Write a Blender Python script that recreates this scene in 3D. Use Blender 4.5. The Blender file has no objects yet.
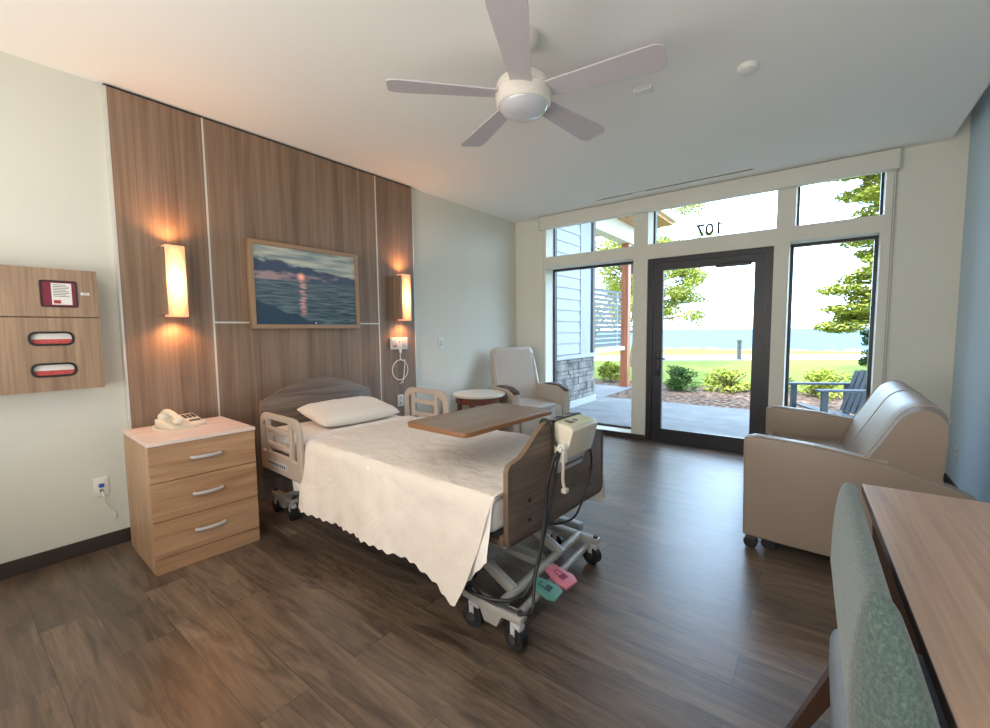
import bpy, bmesh, math, random
from mathutils import Vector, Matrix
random.seed(7)
D=bpy.data; COL=bpy.context.scene.collection
PI=math.pi
# ------------------------------------------------------------------ helpers
def lin(c):
    o=[]
    for v in c[:3]:
        v=v/255.0
        o.append(v/12.92 if v<=0.04045 else ((v+0.055)/1.055)**2.4)
    return (o[0],o[1],o[2],1.0)
def nmat(name):
    m=D.materials.new(name); m.use_nodes=True
    nt=m.node_tree; b=nt.nodes.get('Principled BSDF')
    return m,nt,b
def N(nt,t,**kw):
    n=nt.nodes.new(t)
    for k,v in kw.items():
        if k.startswith('i_'):
            n.inputs[k[2:].replace('_',' ')].default_value=v
        else: setattr(n,k,v)
    return n
def plain(name,c,rough=.5,metal=0,noise=.04,nscale=12,bump=0,bscale=200,emit=None,spec=None,coat=0):
    m,nt,b=nmat(name)
    tc=N(nt,'ShaderNodeTexCoord'); no=N(nt,'ShaderNodeTexNoise'); no.inputs['Scale'].default_value=nscale; no.inputs['Detail'].default_value=3
    nt.links.new(tc.outputs['Object'],no.inputs['Vector'])
    mx=N(nt,'ShaderNodeMix',data_type='RGBA')
    l=lin(c); mx.inputs[6].default_value=[max(0,x*(1-noise*2)) for x in l[:3]]+[1]; mx.inputs[7].default_value=[min(1,x*(1+noise*2)) for x in l[:3]]+[1]
    nt.links.new(no.outputs['Fac'],mx.inputs[0]); nt.links.new(mx.outputs[2],b.inputs['Base Color'])
    b.inputs['Roughness'].default_value=rough; b.inputs['Metallic'].default_value=metal
    if spec is not None: b.inputs['Specular IOR Level'].default_value=spec
    if coat: b.inputs['Coat Weight'].default_value=coat
    if bump:
        n2=N(nt,'ShaderNodeTexNoise'); n2.inputs['Scale'].default_value=bscale
        nt.links.new(tc.outputs['Object'],n2.inputs['Vector'])
        bp=N(nt,'ShaderNodeBump'); bp.inputs['Strength'].default_value=bump; bp.inputs['Distance'].default_value=.005
        nt.links.new(n2.outputs['Fac'],bp.inputs['Height']); nt.links.new(bp.outputs['Normal'],b.inputs['Normal'])
    if emit:
        b.inputs['Emission Color'].default_value=lin(emit[0]); b.inputs['Emission Strength'].default_value=emit[1]
    return m
def ramp(nt,stops):
    r=N(nt,'ShaderNodeValToRGB'); e=r.color_ramp.elements
    e[0].position=stops[0][0]; e[0].color=lin(stops[0][1]); e[1].position=stops[-1][0]; e[1].color=lin(stops[-1][1])
    for p,c in stops[1:-1]:
        x=e.new(p); x.color=lin(c)
    return r
def wood(name,dark,mid,light,scale=(14,14,.9),rough=.45,dist=.7,fine=.35,bump=.08):
    """grain runs along the axis with the small scale"""
    m,nt,b=nmat(name)
    tc=N(nt,'ShaderNodeTexCoord'); mp=N(nt,'ShaderNodeMapping'); mp.inputs['Scale'].default_value=scale
    nt.links.new(tc.outputs['Object'],mp.inputs['Vector'])
    n1=N(nt,'ShaderNodeTexNoise'); n1.inputs['Scale'].default_value=1; n1.inputs['Detail'].default_value=6; n1.inputs['Roughness'].default_value=.6; n1.inputs['Distortion'].default_value=dist
    nt.links.new(mp.outputs[0],n1.inputs['Vector'])
    r=ramp(nt,[(.3,dark),(.5,mid),(.72,light)]); nt.links.new(n1.outputs['Fac'],r.inputs[0])
    mp2=N(nt,'ShaderNodeMapping'); mp2.inputs['Scale'].default_value=[s*6 if s>2 else s*2.5 for s in scale]
    nt.links.new(tc.outputs['Object'],mp2.inputs['Vector'])
    n2=N(nt,'ShaderNodeTexNoise'); n2.inputs['Scale'].default_value=1; n2.inputs['Detail'].default_value=3
    nt.links.new(mp2.outputs[0],n2.inputs['Vector'])
    r2=N(nt,'ShaderNodeMapRange'); r2.inputs[1].default_value=.35; r2.inputs[2].default_value=.65; r2.inputs[3].default_value=1-fine; r2.inputs[4].default_value=1.08
    nt.links.new(n2.outputs['Fac'],r2.inputs[0])
    mx=N(nt,'ShaderNodeMix',data_type='RGBA',blend_type='MULTIPLY'); mx.inputs[0].default_value=1
    nt.links.new(r.outputs[0],mx.inputs[6]); nt.links.new(r2.outputs[0],mx.inputs[7])
    nt.links.new(mx.outputs[2],b.inputs['Base Color']); b.inputs['Roughness'].default_value=rough
    bp=N(nt,'ShaderNodeBump'); bp.inputs['Strength'].default_value=bump; bp.inputs['Distance'].default_value=.002
    nt.links.new(n2.outputs['Fac'],bp.inputs['Height']); nt.links.new(bp.outputs['Normal'],b.inputs['Normal'])
    return m
def glassmat(name,tint=(235,242,245),gl=.06):
    m=D.materials.new(name); m.use_nodes=True; nt=m.node_tree; nt.nodes.clear()
    o=N(nt,'ShaderNodeOutputMaterial'); t=N(nt,'ShaderNodeBsdfTransparent'); t.inputs[0].default_value=lin(tint)
    g=N(nt,'ShaderNodeBsdfGlossy'); g.inputs['Roughness'].default_value=.02
    fr=N(nt,'ShaderNodeLayerWeight'); fr.inputs[0].default_value=.12
    ml=N(nt,'ShaderNodeMath',operation='MULTIPLY'); ml.inputs[1].default_value=gl*6
    nt.links.new(fr.outputs['Facing'],ml.inputs[0])
    mx=N(nt,'ShaderNodeMixShader'); nt.links.new(ml.outputs[0],mx.inputs[0]); nt.links.new(t.outputs[0],mx.inputs[1]); nt.links.new(g.outputs[0],mx.inputs[2]); nt.links.new(mx.outputs[0],o.inputs[0])
    return m

class MB:
    def __init__(s): s.bm=bmesh.new()
    def _merge(s,t,M=None):
        if M is not None: bmesh.ops.transform(t,matrix=M,verts=t.verts)
        me=D.meshes.new('tmp'); t.to_mesh(me); t.free(); s.bm.from_mesh(me); D.meshes.remove(me); return s
    def box(s,x0,x1,y0,y1,z0,z1,bevel=0,seg=2,M=None):
        t=bmesh.new(); bmesh.ops.create_cube(t,size=1)
        bmesh.ops.scale(t,vec=(x1-x0,y1-y0,z1-z0),verts=t.verts)
        bmesh.ops.translate(t,vec=((x0+x1)/2,(y0+y1)/2,(z0+z1)/2),verts=t.verts)
        if bevel: bmesh.ops.bevel(t,geom=t.edges[:],offset=bevel,segments=seg,affect='EDGES',profile=.5)
        return s._merge(t,M)
    def cyl(s,p0,p1,r0,r1=None,seg=20,M=None):
        r1=r0 if r1 is None else r1
        p0=Vector(p0);p1=Vector(p1);d=p1-p0
        t=bmesh.new(); bmesh.ops.create_cone(t,cap_ends=True,segments=seg,radius1=r0,radius2=r1,depth=d.length)
        Q=Matrix.Translation((p0+p1)/2)@d.to_track_quat('Z','Y').to_matrix().to_4x4()
        bmesh.ops.transform(t,matrix=Q,verts=t.verts)
        return s._merge(t,M)
    def sphere(s,c,r,sc=(1,1,1),seg=20,M=None):
        t=bmesh.new(); bmesh.ops.create_uvsphere(t,u_segments=seg,v_segments=seg//2+2,radius=r)
        bmesh.ops.scale(t,vec=sc,verts=t.verts); bmesh.ops.translate(t,vec=c,verts=t.verts)
        return s._merge(t,M)
    def lathe(s,prof,c=(0,0,0),seg=40,M=None):
        t=bmesh.new(); rings=[]
        for r,z in prof:
            if r<1e-5: rings.append([t.verts.new((c[0],c[1],c[2]+z))])
            else: rings.append([t.verts.new((c[0]+r*math.cos(2*PI*i/seg),c[1]+r*math.sin(2*PI*i/seg),c[2]+z)) for i in range(seg)])
        for a,b in zip(rings,rings[1:]):
            for i in range(seg):
                j=(i+1)%seg
                vs=[a[i%len(a)],a[j%len(a)],b[j%len(b)],b[i%len(b)]]
                u=[]
                for v in vs:
                    if v not in u: u.append(v)
                if len(u)>2:
                    try: t.faces.new(u)
                    except ValueError: pass
        for rg in (rings[0],rings[-1]):
            if len(rg)>2:
                try: t.faces.new(rg)
                except ValueError: pass
        bmesh.ops.recalc_face_normals(t,faces=t.faces[:])
        return s._merge(t,M)
    def tube(s,pts,r,seg=8,closed=False,smooth=0,M=None):
        pts=[Vector(p) for p in pts]
        if smooth: pts=catmull(pts,smooth,closed)
        t=bmesh.new(); n=len(pts); rings=[]; up=None
        for i,p in enumerate(pts):
            a=pts[i-1] if (i>0 or closed) else p; b=pts[(i+1)%n] if (i<n-1 or closed) else p
            d=(b-a).normalized()
            if up is None:
                up=Vector((0,0,1)) if abs(d.z)<.9 else Vector((1,0,0))
            side=d.cross(up).normalized(); up=side.cross(d).normalized()
            rings.append([t.verts.new(p+(side*math.cos(2*PI*k/seg)+up*math.sin(2*PI*k/seg))*r) for k in range(seg)])
        m=n if closed else n-1
        for i in range(m):
            a=rings[i];b=rings[(i+1)%n]
            for k in range(seg):
                t.faces.new((a[k],a[(k+1)%seg],b[(k+1)%seg],b[k]))
        if not closed:
            t.faces.new(rings[0][::-1]); t.faces.new(rings[-1])
        bmesh.ops.recalc_face_normals(t,faces=t.faces[:])
        return s._merge(t,M)
    def prism(s,poly,axis,a,b,bevel=0,seg=2,M=None):
        """poly in the two other axes (in xyz order), extruded along axis a..b"""
        def mk(p,v):
            if axis=='x': return (v,p[0],p[1])
            if axis=='y': return (p[0],v,p[1])
            return (p[0],p[1],v)
        t=bmesh.new()
        A=[t.verts.new(mk(p,a)) for p in poly]; B=[t.verts.new(mk(p,b)) for p in poly]
        fa=t.faces.new(A[::-1]); fb=t.faces.new(B); n=len(poly)
        for i in range(n): t.faces.new((A[i],A[(i+1)%n],B[(i+1)%n],B[i]))
        bmesh.ops.recalc_face_normals(t,faces=t.faces[:])
        if bevel:
            es=list(fa.edges)+list(fb.edges)
            bmesh.ops.bevel(t,geom=es,offset=bevel,segments=seg,affect='EDGES',profile=.5)
        bmesh.ops.triangulate(t,faces=[f for f in t.faces if len(f.verts)>4])
        return s._merge(t,M)
    def grid(s,f,nu,nv,M=None,closed_u=False):
        t=bmesh.new(); V=[[t.verts.new(f(i/(nu-1 if not closed_u else nu),j/(nv-1))) for j in range(nv)] for i in range(nu)]
        for i in range(nu if closed_u else nu-1):
            for j in range(nv-1):
                t.faces.new((V[i][j],V[(i+1)%nu][j],V[(i+1)%nu][j+1],V[i][j+1]))
        return s._merge(t,M)
    def add_mesh(s,me,M=None):
        t=bmesh.new(); t.from_mesh(me); return s._merge(t,M)
    def build(s,name,mat,parent=None,smooth=True,angle=35):
        me=D.meshes.new(name); s.bm.to_mesh(me); s.bm.free()
        me.materials.append(mat)
        if smooth:
            me.shade_smooth(); me.set_sharp_from_angle(angle=math.radians(angle))
        o=D.objects.new(name,me); COL.objects.link(o)
        if parent is not None: o.parent=parent
        return o
def catmull(pts,k,closed=False):
    out=[];n=len(pts);m=n if closed else n-1
    for i in range(m):
        p1=pts[i];p2=pts[(i+1)%n]
        p0=pts[i-1] if (i>0 or closed) else p1*2-p2
        p3=pts[(i+2)%n] if (i+2<n or closed) else p2*2-p1
        for j in range(k):
            t=j/k
            out.append(.5*((2*p1)+(p2-p0)*t+(2*p0-5*p1+4*p2-p3)*t*t+(-p0+3*p1-3*p2+p3)*t**3))
    if not closed: out.append(pts[-1])
    return out
def rpoly(pts,rad,seg=6):
    """polygon with filleted corners; rad number or list"""
    n=len(pts); out=[]
    for i,p in enumerate(pts):
        r=rad[i] if isinstance(rad,(list,tuple)) else rad
        p=Vector((p[0],p[1])); a=Vector(pts[i-1][:2])-p; b=Vector(pts[(i+1)%n][:2])-p
        if r<=0: out.append((p.x,p.y)); continue
        ang=a.angle(b); d=min(r/math.tan(ang/2),a.length*.49,b.length*.49)
        A=p+a.normalized()*d; B=p+b.normalized()*d
        for k in range(seg+1):
            t=k/seg; q=A*(1-t)**2+p*2*t*(1-t)+B*t*t; out.append((q.x,q.y))
    return out
def rrect(x0,x1,y0,y1,r,seg=6): return rpoly([(x0,y0),(x1,y0),(x1,y1),(x0,y1)],r,seg)
def plate(outer,holes,depth,bevel=0):
    """flat plate with holes in XY, thickness +-depth/2 in Z -> mesh"""
    cu=D.curves.new('pl','CURVE'); cu.dimensions='2D'; cu.fill_mode='BOTH'; cu.extrude=max(depth/2-bevel,0); cu.bevel_depth=bevel; cu.bevel_resolution=2
    for poly in [outer]+holes:
        sp=cu.splines.new('POLY'); sp.points.add(len(poly)-1)
        for q,p in zip(sp.points,poly): q.co=(p[0],p[1],0,1)
        sp.use_cyclic_u=True
    o=D.objects.new('pl',cu); COL.objects.link(o)
    dg=bpy.context.evaluated_depsgraph_get(); dg.update()
    me=D.meshes.new_from_object(o.evaluated_get(dg))
    D.objects.remove(o); D.curves.remove(cu); return me
def text_mesh(s,size,depth=.001,off=0):
    cu=D.curves.new('tx','FONT'); cu.body=s; cu.size=size; cu.extrude=depth; cu.offset=off; cu.align_x='CENTER'; cu.align_y='CENTER'
    o=D.objects.new('tx',cu); COL.objects.link(o)
    dg=bpy.context.evaluated_depsgraph_get(); dg.update()
    me=D.meshes.new_from_object(o.evaluated_get(dg)); D.objects.remove(o); D.curves.remove(cu); return me
# matrices that stand an XY plate upright: plane X axis->first, Y->z
M_YZ=Matrix(((0,0,1,0),(1,0,0,0),(0,1,0,0),(0,0,0,1)))      # plate x->world y, plate y->world z, normal +x
M_XZ=Matrix(((1,0,0,0),(0,0,-1,0),(0,1,0,0),(0,0,0,1)))     # plate x->world x, plate y->world z, normal -y
def T(x,y,z): return Matrix.Translation((x,y,z))
def RX(a): return Matrix.Rotation(a,4,'X')
def RY(a): return Matrix.Rotation(a,4,'Y')
def RZ(a): return Matrix.Rotation(a,4,'Z')
def tag(o,label=None,cat=None,group=None,kind=None):
    if label: o['label']=label
    if cat: o['category']=cat
    if group: o['group']=group
    if kind: o['kind']=kind
    return o
def thing(name,label,cat,loc=(0,0,0),rz=0,group=None):
    o=D.objects.new(name,None); COL.objects.link(o); o.location=loc; o.rotation_euler=(0,0,rz); o.empty_display_size=.1
    return tag(o,label,cat,group)
def struct(mb,name,mat,smooth=False):
    o=mb.build(name,mat,None,smooth); o['kind']='structure'; return o

# ------------------------------------------------------------------ materials
M={}
M['wall']=plain('wall_paint',(213,212,200),.85,noise=.015,nscale=2)
M['wallwin']=plain('window_wall_paint',(226,224,210),.75,noise=.015,nscale=2)
M['trimw']=plain('white_trim',(224,221,208),.5,noise=.01)
M['ceil']=plain('ceiling_paint',(238,237,232),.9,noise=.01,nscale=1.5)
M['blue']=plain('blue_wall_paint',(182,202,216),.6,noise=.02,nscale=2)
M['base']=plain('dark_baseboard',(52,44,40),.5)
M['panel']=wood('walnut_panel',(108,84,67),(130,104,84),(148,122,100),scale=(15,15,.5),rough=.5,fine=.2)
M['alu']=plain('brushed_aluminium',(206,204,198),.35,metal=.15,noise=.02)
M['oak']=wood('light_oak',(150,108,76),(172,130,95),(188,148,113),scale=(9,1.0,11),rough=.5,fine=.14)
M['oakv']=wood('light_oak_side',(152,114,84),(174,137,104),(190,154,121),scale=(11,11,.9),rough=.5,fine=.14)
M['nstop']=wood('pale_laminate',(212,188,178),(222,200,190),(232,214,205),scale=(9,1.2,9),rough=.35,fine=.05)
M['cab']=wood('cabinet_walnut',(124,98,76),(150,122,97),(170,142,115),scale=(11,11,.7),rough=.5,fine=.22)
M['board']=wood('bed_board_laminate',(84,68,58),(108,90,78),(128,108,94),scale=(20,1.2,20),rough=.4,fine=.25)
M['boardedge']=plain('board_edge',(118,96,78),.4)
M['ottop']=wood('overbed_top',(118,97,82),(134,111,94),(148,126,108),scale=(22,1.2,22),rough=.35,fine=.22)
M['otedge']=plain('overbed_edge',(138,94,62),.35)
M['picframe']=plain('tan_picture_frame',(150,120,92),.45)
M['desk']=wood('desk_laminate',(160,124,102),(178,142,118),(190,156,132),scale=(20,.9,20),rough=.33,fine=.1)
M['deskedge']=plain('desk_edge',(70,52,44),.4)
M['vinyl']=plain('taupe_vinyl',(150,133,119),.42,noise=.02,nscale=5,bump=.05,bscale=300)
M['vinylseam']=plain('vinyl_piping',(172,156,142),.45)
M['recl']=plain('recliner_vinyl',(188,176,164),.45,noise=.02,nscale=5,bump=.05,bscale=300)
M['armcap']=plain('dark_arm_cap',(64,48,40),.3)
M['cherry']=wood('cherry_wood',(86,44,30),(112,60,42),(132,76,54),scale=(14,14,1.2),rough=.4)
M['solid']=plain('cream_solid_top',(226,220,208),.35,noise=.02)
M['metal']=plain('grey_painted_steel',(176,172,166),.4,metal=.2)
M['metald']=plain('dark_steel',(64,64,66),.45,metal=.3)
M['black']=plain('black_rubber',(24,24,26),.5)
M['rail']=plain('taupe_plastic',(176,160,146),.42)
M['white']=plain('white_plastic',(226,224,216),.4,noise=.01)
M['cream']=plain('cream_plastic',(218,206,184),.42,noise=.01)
M['lgrey']=plain('light_grey_plastic',(186,186,188),.5,noise=.01)
M['handle']=plain('satin_handle',(176,174,172),.4,noise=.01)
M['ink']=plain('dark_print',(56,58,64),.6,noise=0)
M['blacktrim']=plain('black_gasket',(26,20,24),.5)
M['maroon']=plain('maroon_card',(112,24,48),.5)
M['paper']=plain('white_paper',(222,218,212),.7,noise=.02)
M['redprint']=plain('red_print',(158,34,36),.6)
M['redbox']=plain('red_box_print',(190,70,66),.6,noise=.25,nscale=60)
M['bluep']=plain('blue_plug',(40,90,190),.4)
M['green']=plain('green_pedal',(92,150,138),.5)
M['pink']=plain('pink_pedal',(224,128,146),.5)
M['greeni']=plain('green_icon',(38,78,74),.5)
M['pinki']=plain('pink_icon',(140,50,70),.5)
M['bronze']=plain('dark_bronze_frame',(46,46,50),.4,metal=.2,noise=.02)
M['fan']=plain('fan_white',(222,214,204),.45,noise=.01)
M['blade']=plain('fan_blade',(190,184,188),.5,noise=.015)
M['lens']=plain('frosted_lens',(196,196,202),.12,noise=.01,coat=.5)
M['glass']=glassmat('window_glass')
M['bluetint']=plain('edge_sealant',(70,66,72),.4)
M['vent']=plain('dark_vent',(70,72,70),.6)
M['grayvinyl']=plain('blue_grey_vinyl',(122,128,136),.4,noise=.02)
M['legwood']=plain('dark_chair_leg',(70,46,34),.4,noise=.1,nscale=30)
# fabric of the desk chair
def chenille():
    m,nt,b=nmat('green_chenille'); tc=N(nt,'ShaderNodeTexCoord')
    mp=N(nt,'ShaderNodeMapping'); mp.inputs['Scale'].default_value=(1.6,1,1); nt.links.new(tc.outputs['Object'],mp.inputs[0])
    n=N(nt,'ShaderNodeTexNoise'); n.inputs['Scale'].default_value=130; n.inputs['Detail'].default_value=5; n.inputs['Roughness'].default_value=.75; nt.links.new(mp.outputs[0],n.inputs[0])
    r=ramp(nt,[(.3,(44,58,56)),(.5,(66,84,80)),(.7,(94,110,104))]); nt.links.new(n.outputs['Fac'],r.inputs[0]); nt.links.new(r.outputs[0],b.inputs['Base Color'])
    b.inputs['Roughness'].default_value=.95; b.inputs['Sheen Weight'].default_value=.3
    bp=N(nt,'ShaderNodeBump'); bp.inputs['Strength'].default_value=.5; bp.inputs['Distance'].default_value=.003; nt.links.new(n.outputs['Fac'],bp.inputs['Height']); nt.links.new(bp.outputs[0],b.inputs['Normal'])
    return m
M['chenille']=chenille()
def cloth(name,c,wr=.35,sc=(60,8,8),wd=.008):
    m,nt,b=nmat(name); tc=N(nt,'ShaderNodeTexCoord'); b.inputs['Base Color'].default_value=lin(c); b.inputs['Roughness'].default_value=.9
    mp=N(nt,'ShaderNodeMapping'); mp.inputs['Scale'].default_value=sc; nt.links.new(tc.outputs['Object'],mp.inputs[0])
    n=N(nt,'ShaderNodeTexNoise'); n.inputs['Scale'].default_value=1; n.inputs['Detail'].default_value=4; nt.links.new(mp.outputs[0],n.inputs[0])
    n2=N(nt,'ShaderNodeTexNoise'); n2.inputs['Scale'].default_value=3.2; n2.inputs['Detail'].default_value=3; n2.inputs['Distortion'].default_value=1.2; nt.links.new(tc.outputs['Object'],n2.inputs[0])
    ad=N(nt,'ShaderNodeMath',operation='MULTIPLY_ADD'); ad.inputs[1].default_value=.35; nt.links.new(n.outputs['Fac'],ad.inputs[0]); nt.links.new(n2.outputs['Fac'],ad.inputs[2])
    bp=N(nt,'ShaderNodeBump'); bp.inputs['Strength'].default_value=wr; bp.inputs['Distance'].default_value=wd; nt.links.new(ad.outputs[0],bp.inputs['Height']); nt.links.new(bp.outputs[0],b.inputs['Normal'])
    return m
M['spread']=cloth('cream_blanket',(226,214,202),.55,(16,26,6),.035)
M['sheet']=cloth('white_sheet',(236,229,224),.6,(14,34,10),.03)
M['pillow']=cloth('pillow_cotton',(232,224,214),.5,(14,14,14),.015)
# floor planks
def floormat():
    m,nt,b=nmat('plank_floor'); tc=N(nt,'ShaderNodeTexCoord')
    br=N(nt,'ShaderNodeTexBrick'); br.offset=.37; br.offset_frequency=2; br.squash=1
    br.inputs['Color1'].default_value=(0,0,0,1); br.inputs['Color2'].default_value=(1,1,1,1); br.inputs['Mortar'].default_value=(.5,.5,.5,1)
    br.inputs['Scale'].default_value=1; br.inputs['Brick Width'].default_value=1.22; br.inputs['Row Height'].default_value=.184; br.inputs['Mortar Size'].default_value=.0012; br.inputs['Mortar Smooth'].default_value=.1; br.inputs['Bias'].default_value=0
    nt.links.new(tc.outputs['Object'],br.inputs['Vector'])
    sep=N(nt,'ShaderNodeSeparateXYZ'); nt.links.new(tc.outputs['Object'],sep.inputs[0])
    off=N(nt,'ShaderNodeMath',operation='MULTIPLY'); off.inputs[1].default_value=37; nt.links.new(br.outputs['Color'],off.inputs[0])
    cmb=N(nt,'ShaderNodeCombineXYZ'); nt.links.new(sep.outputs[0],cmb.inputs[0]); nt.links.new(sep.outputs[1],cmb.inputs[1]); nt.links.new(off.outputs[0],cmb.inputs[2])
    mp=N(nt,'ShaderNodeMapping'); mp.inputs['Scale'].default_value=(1.5,11,1); nt.links.new(cmb.outputs[0],mp.inputs[0])
    n1=N(nt,'ShaderNodeTexNoise'); n1.inputs['Scale'].default_value=1; n1.inputs['Detail'].default_value=7; n1.inputs['Roughness'].default_value=.62; n1.inputs['Distortion'].default_value=1.6; nt.links.new(mp.outputs[0],n1.inputs[0])
    r=ramp(nt,[(.28,(62,49,40)),(.42,(88,71,58)),(.55,(106,87,71)),(.75,(126,106,87))]); nt.links.new(n1.outputs['Fac'],r.inputs[0])
    # fine streaks
    mp2=N(nt,'ShaderNodeMapping'); mp2.inputs['Scale'].default_value=(5,110,1); nt.links.new(cmb.outputs[0],mp2.inputs[0])
    n2=N(nt,'ShaderNodeTexNoise'); n2.inputs['Scale'].default_value=1; n2.inputs['Detail'].default_value=4; nt.links.new(mp2.outputs[0],n2.inputs[0])
    r2=N(nt,'ShaderNodeMapRange'); r2.inputs[1].default_value=.35; r2.inputs[2].default_value=.68; r2.inputs[3].default_value=.74; r2.inputs[4].default_value=1.12; nt.links.new(n2.outputs['Fac'],r2.inputs[0])
    mx=N(nt,'ShaderNodeMix',data_type='RGBA',blend_type='MULTIPLY'); mx.inputs[0].default_value=1; nt.links.new(r.outputs[0],mx.inputs[6]); nt.links.new(r2.outputs[0],mx.inputs[7])
    # knots
    mp3=N(nt,'ShaderNodeMapping'); mp3.inputs['Scale'].default_value=(1.1,5,1); nt.links.new(cmb.outputs[0],mp3.inputs[0])
    n3=N(nt,'ShaderNodeTexNoise'); n3.inputs['Scale'].default_value=1.7; n3.inputs['Detail'].default_value=2; n3.inputs['Distortion'].default_value=2; nt.links.new(mp3.outputs[0],n3.inputs[0])
    r3=N(nt,'ShaderNodeMapRange'); r3.inputs[1].default_value=.28; r3.inputs[2].default_value=.45; r3.inputs[3].default_value=.5; r3.inputs[4].default_value=1; nt.links.new(n3.outputs['Fac'],r3.inputs[0])
    mx2=N(nt,'ShaderNodeMix',data_type='RGBA',blend_type='MULTIPLY'); mx2.inputs[0].default_value=1; nt.links.new(mx.outputs[2],mx2.inputs[6]); nt.links.new(r3.outputs[0],mx2.inputs[7])
    # plank tone
    r4=N(nt,'ShaderNodeMapRange'); r4.inputs[3].default_value=.72; r4.inputs[4].default_value=1.18; nt.links.new(br.outputs['Color'],r4.inputs[0])
    mx3=N(nt,'ShaderNodeMix',data_type='RGBA',blend_type='MULTIPLY'); mx3.inputs[0].default_value=1; nt.links.new(mx2.outputs[2],mx3.inputs[6]); nt.links.new(r4.outputs[0],mx3.inputs[7])
    mx4=N(nt,'ShaderNodeMix',data_type='RGBA'); nt.links.new(br.outputs['Fac'],mx4.inputs[0]); nt.links.new(mx3.outputs[2],mx4.inputs[6]); mx4.inputs[7].default_value=lin((38,28,22))
    nt.links.new(mx4.outputs[2],b.inputs['Base Color'])
    rr=N(nt,'ShaderNodeMapRange'); rr.inputs[3].default_value=.28; rr.inputs[4].default_value=.42; nt.links.new(n2.outputs['Fac'],rr.inputs[0]); nt.links.new(rr.outputs[0],b.inputs['Roughness']); b.inputs['Specular IOR Level'].default_value=.85
    bp=N(nt,'ShaderNodeBump'); bp.inputs['Strength'].default_value=.25; bp.inputs['Distance'].default_value=.002; nt.links.new(n2.outputs['Fac'],bp.inputs['Height']); nt.links.new(bp.outputs[0],b.inputs['Normal'])
    return m
M['floor']=floormat()

# ------------------------------------------------------------------ room shell
W=4.26; H=2.75; YF=-6.3; WT=.28
struct(MB().box(-.15,W+.15,YF-.1,WT,-.12,0),'floor',M['floor'])
struct(MB().box(-.15,4.15,YF-.1,0,H,H+.02).box(-.15,W+.15,YF-.1,WT,2.93,3.0).box(4.1505,4.16,YF-.1,0,H,2.93),'ceiling',M['ceil'])
struct(MB().box(-.15,0,YF-.1,WT,0,3.0),'wall_left',M['wall'])
struct(MB().box(W,W+.15,YF-.1,WT,0,3.0),'wall_right',M['blue'])
struct(MB().box(-.15,W+.15,YF-.2,YF,0,3.0),'wall_front',M['wall'])
# window wall as a solid with openings
ops=[(.471,1.638,.06,2.10),(1.80,3.005,0,2.075),(3.125,3.775,.06,2.10),(.478,1.64,2.238,2.68),(1.80,3.02,2.238,2.68),(3.165,3.79,2.238,2.68)]
def wallgrid(x0,x1,z0,z1,y0,y1,ops):
    xs=sorted({x0,x1,*[o[0] for o in ops],*[o[1] for o in ops]}); zs=sorted({z0,z1,*[o[2] for o in ops],*[o[3] for o in ops]})
    mb=MB()
    for a,b in zip(xs,xs[1:]):
        run=None
        for c,d in zip(zs,zs[1:]):
            solid=not any(o[0]<=(a+b)/2<=o[1] and o[2]<=(c+d)/2<=o[3] for o in ops)
            if solid: run=[run[0],d] if run else [c,d]
            if (not solid or d==zs[-1]) and run: mb.box(a,b,y0,y1,run[0],run[1]); run=None
    return mb
struct(wallgrid(0,W,0,2.93,0,WT,ops),'wall_back',M['wallwin'])
# windows: dark frame + pane
def window(n,x0,x1,z0,z1,y=.2,f=.028):
    o=wallgrid(x0,x1,z0,z1,y,y+.06,[(x0+f,x1-f,z0+f,z1-f)]).build('window_%d'%n,M['bronze'],None,False); o['kind']='structure'
    MB().box(x0+f,x1-f,y+.025,y+.03,z0+f,z1-f).build('pane',M['glass'],o,False)
    return o
window(1,.471,1.638,.06,2.10)
window(2,3.125,3.775,.06,2.10)
window(3,.478,1.64,2.238,2.68,f=.02)
window(4,1.80,3.02,2.238,2.68,f=.02)
window(5,3.165,3.79,2.238,2.68,f=.02)
# door
dr=wallgrid(1.801,3.004,0,2.074,.02,.12,[(1.86,2.945,.02,2.025)]).build('door_1',M['bronze'],None,False); dr['kind']='structure'
lf=wallgrid(1.863,2.942,.02,2.022,.035,.085,[(1.965,2.845,.155,1.94)]).build('door_leaf',M['bronze'],dr,False)
MB().box(1.965,2.845,.058,.064,.155,1.94).build('pane',M['glass'],dr,False)
MB().box(1.895,1.94,.015,.035,.76,1.03,.004).cyl((1.917,.02,.96),(1.917,-.025,.96),.011).cyl((1.917,-.022,.96),(2.02,-.03,.955),.009).cyl((1.917,.02,.84),(1.917,.004,.84),.018).build('door_handle',M['bronze'],dr)
MB().box(2.50,2.82,-.01,.035,1.915,1.955,.006).build('door_closer',M['bronze'],dr)
# baseboards
struct(MB().box(0,.012,YF,-4.275,0,.085,.002).box(0,.012,-1.905,0,0,.085,.002),'baseboard_left',M['base'])
struct(MB().box(.012,1.80,-.012,0,0,.06).box(3.005,W-.012,-.012,0,0,.06),'baseboard_back',M['base'])
struct(MB().box(W-.012,W,YF,0,0,.085),'baseboard_right',M['base'])
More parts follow.
